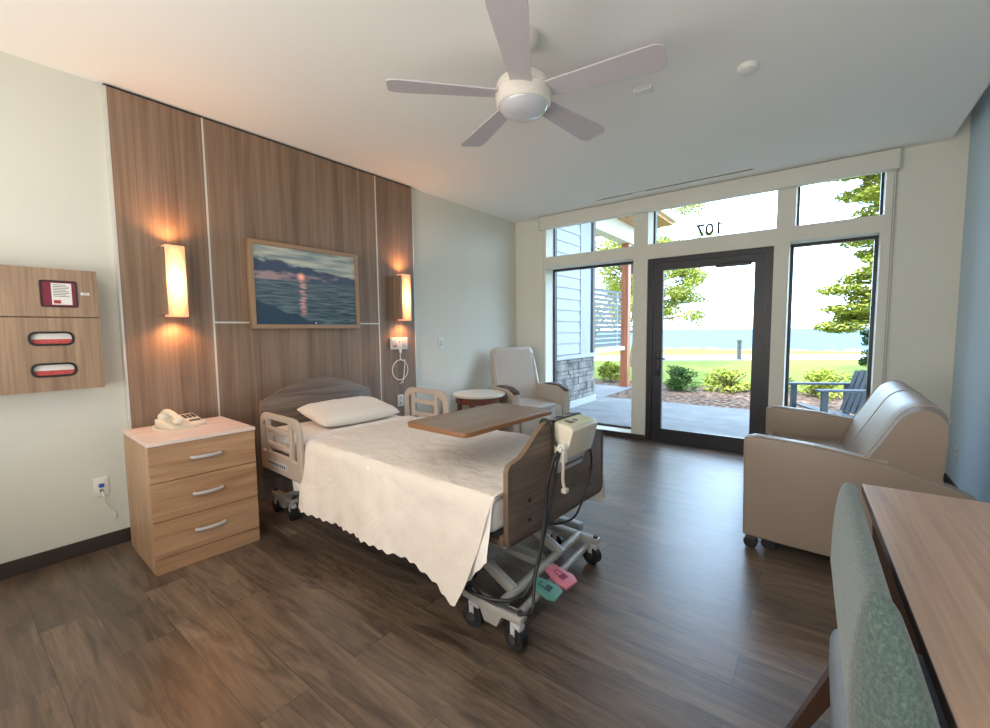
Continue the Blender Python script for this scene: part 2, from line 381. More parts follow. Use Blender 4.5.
# wood wall panels, gaps and aluminium strips
Y1,Y2,Y3,Y4=-4.268,-3.774,-2.371,-1.916; PT=2.752-.022; ZJ=1.367
def wpanel(y0,y1,z0,z1,label):
    o=MB().box(.012,.05,y0+.006,y1-.006,z0,z1).build('wall_panel',M['panel'],None,False); return tag(o,label,'wall panel',None)
wpanel(Y1,Y2,.0,PT,'tall narrow walnut wall panel behind nightstand, carrying the left wall light')
wpanel(Y2,Y3,ZJ+.006,PT,'wide upper walnut wall panel holding the framed sea picture')
wpanel(Y2,Y3,.0,ZJ-.006,'wide lower walnut wall panel behind the bed headboard')
wpanel(Y3,Y4,.0,PT,'tall narrow walnut wall panel with nurse call box and right wall light')
tr=[(Y1,0,PT,'v'),(Y2,0,PT,'v'),(Y3,0,PT,'v'),(Y4,0,PT,'v')]
k=1
for y,z0,z1,_ in tr:
    struct(MB().box(0.0,.052,y-.0055,y+.0055,z0,z1),'trim_%d'%k,M['alu']); k+=1
struct(MB().box(.012,.052,Y2+.006,Y3-.006,ZJ-.0055,ZJ+.0055),'trim_%d'%k,M['alu']); k+=1
struct(MB().box(0.0,.03,Y1,Y4,PT,2.75),'trim_%d'%k,M['black']); k+=1

# roller shade cassette over the windows
sh=thing('roller_shade','long cream roller shade cassette across top of the windows','window shade',(0,0,0))
MB().box(.43,3.86,-.085,-.002,2.585,2.742,.006).build('cassette',M['trimw'],sh)
MB().box(.425,.432,-.09,-.001,2.578,2.745).build('end_cap',M['lgrey'],sh,False)
MB().box(3.858,3.865,-.09,-.001,2.578,2.745).build('end_cap',M['lgrey'],sh,False)
MB().tube([(3.835,-.05,2.60),(3.835,-.05,.75),(3.8425,-.04,.74),(3.85,-.03,.75),(3.85,-.03,2.60)],.0035,6).build('pull_chain',M['handle'],sh)
MB().box(.425,.445,-.012,-.001,.9,2.585).build('side_channel',M['trimw'],sh,False)
# slot diffuser in ceiling
sl=thing('slot_diffuser','long thin linear air slot in ceiling above the windows','air vent',(0,0,0))
MB().box(1.30,2.86,-.305,-.275,2.743,2.7495).build('frame',M['trimw'],sl,False)
MB().box(1.32,2.84,-.302,-.280,2.7405,2.743).build('slot',M['vent'],sl,False)
MB().box(1.72,1.86,-.301,-.281,2.738,2.7405).build('blanking_strip',M['white'],sl,False)
# detector and small box
o=MB().lathe([(0,-.035),(.03,-.035),(.048,-.026),(.052,-.012),(.052,0),(0,0)],(3.028,-2.108,2.75)).build('smoke_detector',M['white'])
tag(o,'round white smoke detector on the ceiling','smoke detector')
sen=thing('ceiling_sensor','small white rectangular sensor box on ceiling near fan blade','sensor',(2.49,-2.25,2.75),.12)
MB().box(-.055,.055,-.028,.028,-.024,0,.006).build('housing',M['white'],sen)
MB().box(-.045,.045,-.0295,-.0275,-.018,-.006).build('lens_strip',M['lgrey'],sen,False)

# ------------------------------------------------------------------ ceiling fan
FC=(2.18,-3.10)
fan=thing('ceiling_fan','white five-blade ceiling fan with frosted round light','ceiling fan',(FC[0],FC[1],2.75))
MB().lathe([(0,0),(.075,0),(.075,-.02),(.066,-.055),(.045,-.09),(.018,-.10),(0,-.10)]).build('canopy',M['fan'],fan)
MB().cyl((0,0,-.07),(0,0,-.21),.0125).build('downrod',M['fan'],fan)
MB().lathe([(0,-.19),(.05,-.19),(.10,-.205),(.128,-.228),(.138,-.255),(.139,-.268),(.133,-.273),(.133,-.278),(.140,-.283),(.141,-.31),(.137,-.332),(.128,-.342),(0,-.342)],seg=56).build('motor_housing',M['fan'],fan)
MB().lathe([(.126,-.340),(.118,-.357),(.096,-.375),(.06,-.388),(.02,-.392),(0,-.393)],seg=48).build('light_lens',M['lens'],fan)
def blade(a):
    n=30; top=[];bot=[]
    for i in range(n):
        t=i/(n-1); r=.10+t*.567
        w=.048+.030*min(1,t*1.15)
        if t>.92: w*=1-.28*((t-.92)/.08)**2.5
        top.append((r,w)); bot.append((r,-w))
    poly=top+bot[::-1]
    Mx=RZ(a)@T(0,0,-.285)@RX(math.radians(-9))
    return MB().prism(poly,'z',-.0035,.0035,M=Mx)
for q in range(5):
    blade(math.radians(10+72*q)).build('blade',M['blade'],fan,True)

# ------------------------------------------------------------------ wall lights
def sconce(y,label):
    t=thing('wall_sconce',label,'wall light',(.05,y,0))
    MB().box(0,.10,-.076,-.050,1.41,1.83).box(0,.10,.056,.068,1.41,1.83).box(0,.02,-.06,.06,1.41,1.83).build('wood_surround',M['panel'],t,False)
    sm,nt,b=nmat('glowing_shade')
    tc=N(nt,'ShaderNodeTexCoord'); sp=N(nt,'ShaderNodeSeparateXYZ'); nt.links.new(tc.outputs['Object'],sp.inputs[0])
    a=N(nt,'ShaderNodeMath',operation='SUBTRACT'); a.inputs[1].default_value=1.615; nt.links.new(sp.outputs[2],a.inputs[0])
    a2=N(nt,'ShaderNodeMath',operation='ABSOLUTE'); nt.links.new(a.outputs[0],a2.inputs[0])
    r=ramp(nt,[(0,(255,204,136)),(.5,(255,180,104)),(.8,(250,146,72)),(1,(232,116,56))])
    ya=N(nt,'ShaderNodeMath',operation='ABSOLUTE'); nt.links.new(sp.outputs[1],ya.inputs[0])
    yp=N(nt,'ShaderNodeMath',operation='POWER'); ym=N(nt,'ShaderNodeMath',operation='MULTIPLY'); ym.inputs[1].default_value=1/.056; nt.links.new(ya.outputs[0],ym.inputs[0]); nt.links.new(ym.outputs[0],yp.inputs[0]); yp.inputs[1].default_value=3
    ys=N(nt,'ShaderNodeMath',operation='MULTIPLY_ADD'); ys.inputs[1].default_value=.12; nt.links.new(yp.outputs[0],ys.inputs[0]); nt.links.new(a2.outputs[0],ys.inputs[2]); a2=ys
    mr=N(nt,'ShaderNodeMapRange'); mr.inputs[1].default_value=0; mr.inputs[2].default_value=.235; nt.links.new(a2.outputs[0],mr.inputs[0]); nt.links.new(mr.outputs[0],r.inputs[0])
    st=N(nt,'ShaderNodeMapRange'); st.inputs[1].default_value=.07; st.inputs[2].default_value=.235; st.inputs[3].default_value=2.6; st.inputs[4].default_value=.75; nt.links.new(a2.outputs[0],st.inputs[0])
    b.inputs['Base Color'].default_value=lin((240,200,160)); b.inputs['Roughness'].default_value=.4
    nt.links.new(r.outputs[0],b.inputs['Emission Color']); nt.links.new(st.outputs[0],b.inputs['Emission Strength'])
    MB().box(.022,.108,-.049,.0555,1.398,1.845,.004).build('shade',sm,t)
    for z in (1.375,1.855):
        ld=D.lights.new('sconce_glow','SPOT'); ld.energy=6.5; ld.color=(1,.42,.15); ld.shadow_soft_size=.03; ld.spot_size=math.radians(150); ld.spot_blend=.8
        lo=D.objects.new('sconce_glow',ld); COL.objects.link(lo); lo.location=(.12,y,z)
        lo.rotation_euler=(0,0 if z<1.6 else PI,0)
        lo['kind']='helper'
sconce(-4.01,'glowing orange wall light on the wood panel above the nightstand')
sconce(-2.115,'glowing orange wall light on the wood panel right of the framed picture')

# ------------------------------------------------------------------ framed picture
def picmat():
    m,nt,b=nmat('sea_sunset_picture'); L=nt.links.new
    tc=N(nt,'ShaderNodeTexCoord'); sp=N(nt,'ShaderNodeSeparateXYZ'); L(tc.outputs['Object'],sp.inputs[0])
    def mt(op,a,bb=None,c=None):
        n=N(nt,'ShaderNodeMath',operation=op)
        for i,v in enumerate((a,bb,c)):
            if v is None: continue
            if isinstance(v,(int,float)): n.inputs[i].default_value=v
            else: L(v,n.inputs[i])
        return n.outputs[0]
    u=mt('DIVIDE',sp.outputs[1],.87); v=mt('DIVIDE',sp.outputs[2],.595)
    def noise(su,sv,det=4,dist=0,off=0):
        c=N(nt,'ShaderNodeCombineXYZ'); L(mt('MULTIPLY',u,su),c.inputs[0]); L(mt('MULTIPLY',v,sv),c.inputs[1]); c.inputs[2].default_value=off
        n=N(nt,'ShaderNodeTexNoise'); n.inputs['Scale'].default_value=1; n.inputs['Detail'].default_value=det; n.inputs['Distortion'].default_value=dist; L(c.outputs[0],n.inputs[0]); return n.outputs['Fac']
    def mix(f,a,bb):
        n=N(nt,'ShaderNodeMix',data_type='RGBA')
        for i,x in ((0,f),(6,a),(7,bb)):
            if isinstance(x,tuple): n.inputs[i].default_value=lin(x)
            elif isinstance(x,(int,float)): n.inputs[i].default_value=x
            else: L(x,n.inputs[i])
        return n.outputs[2]
    def step(x,a,bb):
        n=N(nt,'ShaderNodeMapRange'); n.inputs[1].default_value=a; n.inputs[2].default_value=bb; n.clamp=True; L(x,n.inputs[0]); return n.outputs[0]
    sky=mix(step(noise(2.5,14),.4,.62),(112,126,128),(172,172,158))
    cn=noise(7,9,5,.3,3)
    cloudtop=mt('ADD',mt('MULTIPLY_ADD',cn,.22,.73),mt('MULTIPLY',u,-.16))
    sky=mix(step(mt('SUBTRACT',cloudtop,v),-.01,.02),sky,(62,72,90))
    warm=mix(step(mt('SUBTRACT',noise(4,10,3,0,8),mt('MULTIPLY',u,.22)),.36,.5),(66,76,94),(142,122,124))
    sky=mix(step(mt('SUBTRACT',mt('ADD',mt('MULTIPLY_ADD',noise(6,3,4,0,5),.12,.62),0),v),-.01,.015),sky,warm)
    du=mt('SUBTRACT',u,.425); dv=mt('MULTIPLY',mt('SUBTRACT',v,.64),.7)
    dist=mt('SQRT',mt('ADD',mt('MULTIPLY',du,du),mt('MULTIPLY',dv,dv)))
    sky=mix(step(dist,.045,.008),sky,(255,170,140))
    sea=mix(step(noise(5,45,5,.4,1),.4,.62),(42,60,70),(88,104,110))
    sea=mix(mt('MULTIPLY',step(v,.1,.57),.35),sea,(92,102,112))
    gl=mt('MULTIPLY',step(mt('ABSOLUTE',mt('SUBTRACT',mt('ADD',u,mt('MULTIPLY_ADD',noise(3,60,2,0,4),.08,-.04)),.435)),.04,.01),step(noise(8,50,3,0,6),.42,.55))
    gl=mt('MULTIPLY',gl,step(v,.1,.2))
    sea=mix(mt('MULTIPLY',gl,.6),sea,(226,164,156))
    rock=mt('SUBTRACT',mt('ADD',mt('MULTIPLY_ADD',noise(5,5,5,0,2),.16,.24),mt('MULTIPLY',u,-.5)),v)
    sea=mix(step(rock,0,.015),sea,(46,62,76))
    col=mix(step(v,.575,.58),sea,sky)
    L(col,b.inputs['Base Color']); b.inputs['Roughness'].default_value=.15; b.inputs['Specular IOR Level'].default_value=.25
    L(col,b.inputs['Emission Color']); b.inputs['Emission Strength'].default_value=.15
    return m
pic=thing('framed_picture','wood-framed picture of sunset over the sea above the bed','picture',(.05,-3.54,1.325),0)
fw,fh=.92,.645
MB().add_mesh(plate([(0,0),(fw,0),(fw,fh),(0,fh)],[[(.027,.027),(fw-.027,.027),(fw-.027,fh-.027),(.027,fh-.027)]],.05,.002),T(.027,0,0)@M_YZ).build('frame',M['picframe'],pic,False)
MB().box(0,.03,.03,fw-.03,.03,fh-.03).build('backing',M['black'],pic,False)
o=MB().box(.0,.004,0,fw-.05,0,fh-.05).build('image',picmat(),pic,False); o.location=(.031,.025,.025)
MB().box(.036,.0375,fw*.55-.006,fw*.55+.006,.037,.05).build('indicator',M['lgrey'],pic,False)

# ------------------------------------------------------------------ wall storage cabinet at far left
cb=thing('wall_cabinet','walnut wall cabinet with maroon sign and two oval glove slots','cabinet',(0,0,0))
CY0,CY1=-5.35,-4.388
MB().box(0,.13,CY0,CY1,.99,1.643).build('carcass',M['cab'],cb,False)
sx=.13
d1=MB().box(.131,.15,CY0,CY1,1.388,1.643,.001).build('door',M['cab'],cb,False)
def slot(zc,y0,y1):
    yc=(y0+y1)/2; w=(y1-y0)/2; h=.036
    return [rrect(yc-w,yc+w,zc-h,zc+h,h*.98,8)],yc,w,h
h1=rrect(-4.674,-4.501,1.235,1.307,.035,8); h2=rrect(-4.674,-4.501,1.068,1.140,.035,8)
d2=MB().add_mesh(plate([(CY0,.99),(CY1,.99),(CY1,1.381),(CY0,1.381)],[h1,h2],.019,.0),T(.1405,0,0)@M_YZ).build('lower_front',M['cab'],cb,False)
for hh,zc in ((h1,1.271),(h2,1.104)):
    inner=rrect(-4.666,-4.509,zc-.028,zc+.028,.027,8); outer=rrect(-4.675,-4.500,zc-.037,zc+.037,.036,8)
    MB().add_mesh(plate(outer,[inner],.006,.001),T(.152,0,0)@M_YZ).build('slot_rim',M['blacktrim'],cb)
    gb=MB().box(.1315,.136,-4.676,-4.499,zc-.038,zc+.038).build('box_face',M['paper'],cb,False)
    MB().box(.1361,.1375,-4.674,-4.501,zc-.036,zc-.003).build('red_print',M['redbox'],gb,False)
s_=MB().add_mesh(plate(rrect(-4.617,-4.475,1.440,1.579,.010,4),[rrect(-4.612,-4.480,1.444,1.575,.006,4)],.008,.001),T(.153,0,0)@M_YZ).build('sign_frame',M['blacktrim'],cb)
MB().box(.15,.1525,-4.613,-4.479,1.443,1.576).build('sign_card',M['maroon'],s_,False)
pp=MB().box(.1526,.1538,-4.574,-4.496,1.452,1.566).build('sign_paper',M['paper'],s_,False)
mb=MB()
for q in range(8): mb.box(.1538,.1542,-4.568,-4.568+(.062 if q%3 else .05),1.555-q*.0085,1.558-q*.0085)
mb.build('print_lines',M['ink'],s_,False)
MB().box(.1538,.1543,-4.568,-4.540,1.458,1.476).build('red_block',M['redprint'],s_,False)
mb=MB().box(.15,.153,-4.460,-4.424,1.508,1.522,.001); mb.build('badge',M['white'],d1,False)
MB().add_mesh(text_mesh('EN',.013,.0004),T(.1535,-4.442,1.515)@M_YZ).build('badge_lettering',M['ink'],d1,False)

# ------------------------------------------------------------------ nightstand
ns=thing('nightstand','light oak three-drawer nightstand against the wood wall panel','nightstand',(.108,-4.052,0),math.radians(-2.2))
w=.262; dpt=.55
MB().box(0,dpt-.02,-w,w,0,.698,.001).build('carcass',M['oakv'],ns,False)
MB().box(0,dpt+.004,-w-.004,w+.004,.698,.718,.003).build('top',M['nstop'],ns,False)
MB().box(dpt-.02,dpt-.004,-w,w,0,.083,.001).build('plinth',M['oak'],ns,False)
for a,b_ in ((.087,.285),(.289,.498),(.502,.696)):
    d=MB().box(dpt-.02,dpt,-w,w,a,b_,.0015).build('drawer',M['oak'],ns,False)
    zc=(a+b_)/2+.005
    pts=[(dpt,-.07,zc),(dpt+.014,-.066,zc),(dpt+.023,-.04,zc),(dpt+.027,0,zc),(dpt+.023,.04,zc),(dpt+.014,.066,zc),(dpt,.07,zc)]
    MB().tube(pts,.0095,8,smooth=4).build('handle',M['handle'],d)
# telephone
ph=thing('telephone','cream corded telephone with keypad on top of the nightstand','telephone',(.27,-4.09,.718),0)
ph.scale=(1.03,1.03,1.03)
Ma=RZ(math.radians(12))
MB().prism(rpoly([(-.085,0),(.085,0),(.09,.016),(-.07,.055),(-.088,.05)],.006,3),'y',-.075,.03,.004,M=Ma).build('base',M['cream'],ph)
MB().prism(rpoly([(-.075,0),(.08,0),(.084,.014),(-.06,.060),(-.078,.056)],.005,3),'y',.036,.125,.004,M=Ma).build('keypad_unit',M['cream'],ph)
mb=MB()
Mk=Ma@T(.01,0,.0375)@RY(math.radians(17.7))
for j in range(3): mb.box(-.06,-.012,.047+.025*j,.064+.025*j,-.001,.004,.001,M=Mk)
mb.box(.02,.036,.05,.112,-.001,.004,.001,M=Mk)
mb.build('keys',M['metald'],ph)
hs=[(-.075,-.03,.058),(-.07,-.03,.085),(-.02,-.03,.088),(.04,-.03,.07),(.085,-.03,.048),(.085,-.03,.028)]
mb=MB().tube([(-.085,-.028,.062),(-.07,-.028,.086),(-.03,-.028,.094),(.03,-.028,.078),(.068,-.028,.05)],.016,10,smooth=4,M=Ma)
mb.sphere((-.078,-.028,.062),.031,(1,1,.8),16,M=Ma).sphere((.068,-.028,.048),.029,(1,1,.8),16,M=Ma).build('handset',M['cream'],ph)
pts=[]
path=catmull([Vector(p) for p in [(.09,-.03,.035),(.12,.02,.014),(.15,.03,.012),(.165,-.02,.012),(.16,-.08,.012),(.12,-.12,.012),(.05,-.135,.012),(-.02,-.12,.012),(-.06,-.085,.02)]],22)
for i,p in enumerate(path): pts.append(p+Vector((0,math.cos(i*1.4)*.006,math.sin(i*1.4)*.006)) )
MB().tube(pts,.0022,5,M=Ma).build('coiled_cord',M['cream'],ph)

# ------------------------------------------------------------------ wall plates
def outlet(name,label,M0,kind='duplex',cat='outlet',plug=False):
    t=thing(name,label,cat); t.matrix_world=M0
    MB().box(-.036,.036,-.058,.058,0,.006,.002).build('cover_plate',M['white'],t)
    if kind=='duplex':
        for s in (-1,1):
            so=MB().box(-.017,.017,s*.026-.017,s*.026+.017,.006,.0085,.002).build('socket',M['lgrey'],t)
            for q in (-1,1): MB().box(q*.0075-.0015,q*.0075+.0015,s*.026-.004,s*.026+.008,.0085,.009).build('slot',M['ink'],so,False)
    elif kind=='switch':
        MB().box(-.017,.017,-.033,.033,.006,.0075,.001).box(.002,.014,-.03,.03,.0075,.012,.002).build('rocker',M['lgrey'],t)
    elif kind=='data':
        MB().box(-.012,.012,.0,.022,.006,.014,.001).build('blue_jack',M['bluep'],t)
        MB().box(-.008,.008,-.03,-.014,.006,.009,.001).build('jack',M['ink'],t)
    return t
W_L=lambda x,y,z: T(x,y,z)@M_YZ
outlet('wall_outlet','white wall outlet on wood panel between headboard and far bed rail',W_L(.05,-2.137,.60))
outlet('light_switch','white light switch on the plain left wall past the wood panels',W_L(0,-1.491,1.158),'switch','switch')
lo=outlet('data_outlet','white wall plate with blue jack and thin dangling cable left of nightstand',W_L(0,-4.415,.377),'data')
cbm=MB().tube([(.0,-.022,.012),(.005,-.05,.03),(.012,-.09,.022),(.03,-.135,.008),(.05,-.165,.006),(.057,-.19,.006),(.052,-.205,.006)],.003,6,smooth=6).build('cable',M['white'],lo)
M_R=Matrix(((0,0,-1,0),(-1,0,0,0),(0,1,0,0),(0,0,0,1)))
outlet('wall_outlet','white wall outlet on the blue wall behind the loveseat',T(W,-.307,.311)@M_R)
# nurse call station
nc=thing('nurse_call_station','white nurse call box with looped cord on the wood panel','call box',(.05,-2.15,1.115))
MB().box(0,.028,-.1,.1,0,.118,.004).build('housing',M['white'],nc)
MB().box(.028,.031,-.088,-.03,.02,.098,.001).build('faceplate',M['lgrey'],nc)
MB().box(.028,.031,.03,.09,.015,.103,.001).build('faceplate',M['lgrey'],nc)
MB().box(.031,.034,-.08,-.045,.028,.042,.001).build('red_button',M['redprint'],nc)
MB().sphere((.03,.0,.075),.01,(.5,1,1),12).build('green_jack',M['green'],nc)
MB().box(.012,.03,.0,.022,-.035,0,.003).build('plug',M['white'],nc)
import math as _m
pts=[(.02,.011,-.035),(.018,.01,-.075)]
cy,cz,rr=.008,-.205,.1
for i in range(0,26):
    a=_m.radians(80-i*15.5); pts.append((.012+.001*i/3,cy+rr*_m.cos(a),cz+rr*_m.sin(a)))
pts+= [(.012,.045,-.32),(.012,.03,-.33),(.012,.0,-.345)]
MB().tube(pts,.0045,6,smooth=3).build('cord',M['white'],nc)

# ------------------------------------------------------------------ BED
bed=thing('hospital_bed','adjustable hospital bed with brown head and foot boards on casters','bed',(.25,-3.12,0),math.radians(-2.6))
def boardpoly(Wd,z0,zs,zt,r=.03,off=0,arc=False):
    pts=[(-Wd+off,z0),(Wd+off,z0),(Wd+off,zs)]
    n=28; top=[]
    for i in range(n+1):
        y=Wd-2*Wd*i/n; t=(Wd-abs(y))/Wd; s=max(0,min(1,(t-.1)/.62)); s=s*s*(3-2*s)
        if arc: s=max(0,1-(1-max(0,t-.04)/.96)**2)**1.15
        top.append((y+off,zs+(zt-zs)*s))
    low=rpoly([(-Wd+off,z0),(Wd+off,z0)]+[(Wd+off,zs),(-Wd+off,zs)],r,5)
    # replace the straight top by the arch
    q=len(low)//4
    return low[:2*q]+low[2*q:3*q]+top[3:-3]+low[3*q:]
hbm=MB().prism(boardpoly(.457,.22,.805,.932,.03,.006,True),'x',-.022,.0,.003).build('headboard',M['board'],bed)
fbo=MB().prism(boardpoly(.42,.405,.745,.878,.035,.022),'x',2.19,2.208,.002).build('footboard',M['board'],bed)
# edge banding of both boards
def band(poly,x0,x1,name,par,t=.004):
    c=Vector((sum(p[0] for p in poly)/len(poly),sum(p[1] for p in poly)/len(poly)))
    n=len(poly); mb=MB(); tb=bmesh.new(); A=[];B=[];Cc=[];Dd=[]
    for i,p in enumerate(poly):
        a=Vector(poly[i-1]);b=Vector(poly[(i+1)%n]); d=(b-a).normalized(); nn=Vector((d.y,-d.x))
        o=Vector(p)+nn*t
        A.append(tb.verts.new((x0,p[0],p[1])));B.append(tb.verts.new((x1,p[0],p[1])));Cc.append(tb.verts.new((x0,o.x,o.y)));Dd.append(tb.verts.new((x1,o.x,o.y)))
    for i in range(n):
        j=(i+1)%n
        for q in ((Cc[i],Cc[j],Dd[j],Dd[i]),(A[i],Cc[i],Cc[j],A[j]),(B[i],B[j],Dd[j],Dd[i])):
            tb.faces.new(q)
    bmesh.ops.recalc_face_normals(tb,faces=tb.faces[:])
    mb._merge(tb); return mb.build(name,M['boardedge'],par)
band(boardpoly(.457,.22,.805,.932,.03,.006,True),-.021,-.001,'edge_band',hbm)
band(boardpoly(.42,.405,.745,.878,.035,.022),2.187,2.211,'edge_band',fbo)
for y in (-.25,.3):
    for z in (.475,.56): MB().cyl((2.207,y,z),(2.212,y,z),.008,seg=12).build('bolt',M['black'],fbo)
# frame
MB().box(.0,2.19,-.40,-.36,.395,.435,.004).box(.0,2.19,.36,.40,.395,.435,.004).box(.02,.06,-.38,.38,.395,.435).box(2.14,2.19,-.38,.38,.395,.435).build('frame_rail',M['metal'],bed)
MB().box(.03,2.17,-.42,.42,.436,.462,.006).build('mattress_deck',M['metald'],bed)
MB().box(2.1,2.19,-.41,-.34,.405,.45,.004).build('frame_corner',M['boardedge'],bed)
# base end assemblies
def caster(x,y,par,rot=0):
    Mx=T(x,y,0)@RZ(rot)
    c=MB().box(-.022,.035,-.018,.018,.088,.12,.008,M=Mx).box(-.012,.012,-.024,-.0195,.05,.1,.001,M=Mx).build('caster',M['lgrey'],par)
    MB().cyl((0,-.018,.05),(0,.018,.05),.05,seg=28,M=Mx).build('wheel',M['black'],c)
    MB().cyl((0,-.026,.05),(0,.026,.05),.02,seg=16,M=Mx).build('hub',M['metald'],c)
    return c
def basebeam(x0,x1,y,name='base_beam'):
    x0,x1=x0,x1
    poly=rpoly([(x0-.05,.125),(x0+.05,.118),(x0+.075,.065),(x1-.085,.065),(x1-.06,.118),(x1+.04,.125),(x1+.04,.152),(x0-.05,.152)],[.01,.02,.012,.012,.02,.01,.012,.012],4)
    return MB().prism(poly,'y',y-.024,y+.024,.004).build(name,M['metal'],bed)
for x0,x1,y in ((2.02,2.25,-.405),(1.955,2.185,.375),(.10,.32,-.405),(.10,.32,.375)):
    bb_=basebeam(x0,x1,y)
    for x in (x0-.03,x1+.02): MB().cyl((x,y,.15),(x,y,.165),.013,seg=12).build('beam_bolt',M['metald'],bb_)
    caster(x0,y,bed,.12); caster(x1,y,bed,-.12)
MB().cyl((2.165,-.39,.15),(2.11,.36,.15),.021).build('cross_tube',M['metal'],bed)
MB().cyl((2.225,-.39,.105),(2.165,.36,.105),.017).build('cross_tube',M['metal'],bed)
MB().cyl((.2,-.39,.14),(.2,.36,.14),.021).build('cross_tube',M['metal'],bed)
for y in (-.30,.10):
    MB().box(0,.62,-.016,.016,-.022,.022,.004,M=T(2.16,y,.16)@RY(math.radians(-155))).build('lift_arm',M['metal'],bed)
for y in (-.25,.25):
    MB().box(0,.55,-.016,.016,-.022,.022,.004,M=T(.22,y,.15)@RY(math.radians(-28))).build('lift_arm',M['metal'],bed)
MB().box(.3,2.1,-.035,.035,.13,.165,.004).build('base_spine',M['metal'],bed)
MB().box(.55,1.2,-.2,.1,.24,.37,.02).build('motor_box',M['metald'],bed)
MB().box(.08,.36,-.38,.38,.25,.39,.01).build('head_drive_cover',M['metald'],bed)
# pedals
def pedal(x,y,rz,mat,icm,nm):
    Mx=T(x,y,.128)@RZ(rz)@RY(math.radians(14))
    poly=rpoly([(-.075,-.03),(.04,-.055),(.078,-.038),(.078,.038),(.04,.055),(-.075,.03)],.012,4)
    p=MB().prism(poly,'z',-.008,.008,.003,M=Mx).build(nm,mat,bed)
    ic=MB().box(.008,.036,-.02,.02,.008,.0095,M=Mx)
    ic.tube([(.008,-.012,.009),(-.02,-.013,.009),(-.028,0,.009),(-.02,.013,.009)]+([(.008,.012,.009)] if nm=='brake_pedal' else []),.0022,5,smooth=4,M=Mx)
    ic.build('padlock_icon',icm,p)
    MB().cyl((-.05,0,-.004),(-.075,0,.015),.008,M=Mx).build('stem',M['metal'],p)
pedal(2.218,-.155,.12,M['green'],M['greeni'],'steer_pedal')
pedal(2.222,-.028,-.12,M['pink'],M['pinki'],'brake_pedal')
# side rails
def siderail(x0,x1,y,z0,z1,par):
    L=x1-x0;Hh=z1-z0
    outer=rpoly([(.0,.02),(.05,0),(L-.03,0),(L,.03),(L,Hh-.02),(L-.02,Hh),(.02,Hh),(0,Hh-.02)],[.01,.02,.02,.03,.09,.0,.0,.09],8)
    outer=rpoly([(.0,.0),(L,0),(L,Hh),(0,Hh)],[.02,.03,.1,.1],9)
    b0=.115
    h=[rpoly([(.028,b0),(.088,b0),(.088,Hh-.03),(.028,Hh-.07)],[.02,.02,.015,.045],5),
       rpoly([(L-.115,b0-.01),(L-.038,b0-.01),(L-.038,Hh-.08),(L-.115,Hh-.03)],[.02,.02,.05,.015],5),
       rrect(.115,L-.142,Hh-.09,Hh-.026,.014,4), rrect(.115,L-.142,Hh-.19,Hh-.112,.014,4), rrect(.115,L-.142,Hh-.258,Hh-.212,.014,4)]
    Mx=T(x0,y,z0)@M_XZ
    r=MB().add_mesh(plate(outer,h,.024,.007),Mx).build('side_rail',M['rail'],par)
    sgn=-1 if y<0 else 1
    yy=y+sgn*.0125
    pl=MB().box(x0+.10,x0+.38,min(yy,yy+sgn*.002),max(yy,yy+sgn*.002),z0+.035,z0+.075,.0005).build('label_plate',M['lgrey'],r,False)
    mb=MB()
    for q in range(9): mb.box(x0+.115+q*.028,x0+.133+q*.028,min(yy+sgn*.002,yy+sgn*.0026),max(yy+sgn*.002,yy+sgn*.0026),z0+.045,z0+.062)
    mb.build('label_print',M['ink'],r,False)
    MB().prism(rpoly([(x0+L*.62,z0+.05),(x0+L*.9,z0+.05),(x0+L*.86,z0-.08),(x0+L*.68,z0-.1)],.015,4),'y',y+.02 if y<0 else y-.06,y+.06 if y<0 else y-.02,.004).build('mounting_bracket',M['white'],r)
    return r
siderail(.14,.70,-.505,.375,.752,bed)
siderail(.43,.93,.505,.47,.835,bed)
# mattress
mt_=MB().box(.035,2.17,-.452,.452,.462,.612,.035,4).build('mattress',M['sheet'])
mt_.matrix_world=bed.matrix_world.copy() if False else (T(.25,-3.12,0)@RZ(math.radians(-2.6)))
tag(mt_,'white sheeted mattress lying on the hospital bed','mattress')
BM=T(.25,-3.12,0)@RZ(math.radians(-2.6))
from mathutils import noise as mn
def drape(x0,xe,y_edge_n,y_edge_f,zt,hem_n,hem_f,nu=150,nv=150,off=.0,wr=.004,seed=0,scallop=.006,flare=.055,ph=.25,thick=.004):
    """x0 start; xe(s_drop) end ; returns MB. hem functions give z for x"""
    hn=y_edge_n; hf=y_edge_f; r=.035
    def f(i,j):
        # j across : -1 near hem ... +1 far hem
        s=j
        a=.30; b=.70
        if s<a:
            k=(a-s)/a        # 0 at edge,1 hem
            xend=xe(k,-1); x=x0+(xend-x0)*i
            z1=hem_n(x); arc=min(1,k/.15)
            y=-hn - r*.6*math.sin(arc*PI/2) - flare*k**1.2*(1-ph+ph*math.sin(x*9+1)) -.006*math.sin(x*31+seed)*k
            z=zt-(zt-z1)*(k if k>.15 else k*k/.15*.5+k*.5)
            z+= scallop*math.sin(x*2*PI/.07)*k**6
        elif s>b:
            k=(s-b)/(1-b); xend=xe(k,1); x=x0+(xend-x0)*i
            z1=hem_f(x); arc=min(1,k/.15)
            y=hf + r*.6*math.sin(arc*PI/2)+ flare*k**1.2*(1-ph+ph*math.sin(x*8+2))
            z=zt-(zt-z1)*(k if k>.15 else k*k/.15*.5+k*.5)
        else:
            k=(s-a)/(b-a); xend=xe(0,0); x=x0+(xend-x0)*i; y=-hn+(hn+hf)*k
            z=zt+.012*math.sin(k*PI)**.5
        n=mn.noise(Vector((x*4+seed,y*5,z*3)))*wr*1.6+mn.noise(Vector((x*12+seed,y*14,z*9)))*wr
        if a<=s<=b: z+=abs(n)*1.0
        else: y+=n*(1 if s>b else -1)*1.2-(0 if s>b else 0)
        return (x,y,z+off)
    return MB().grid(f,nu,nv)
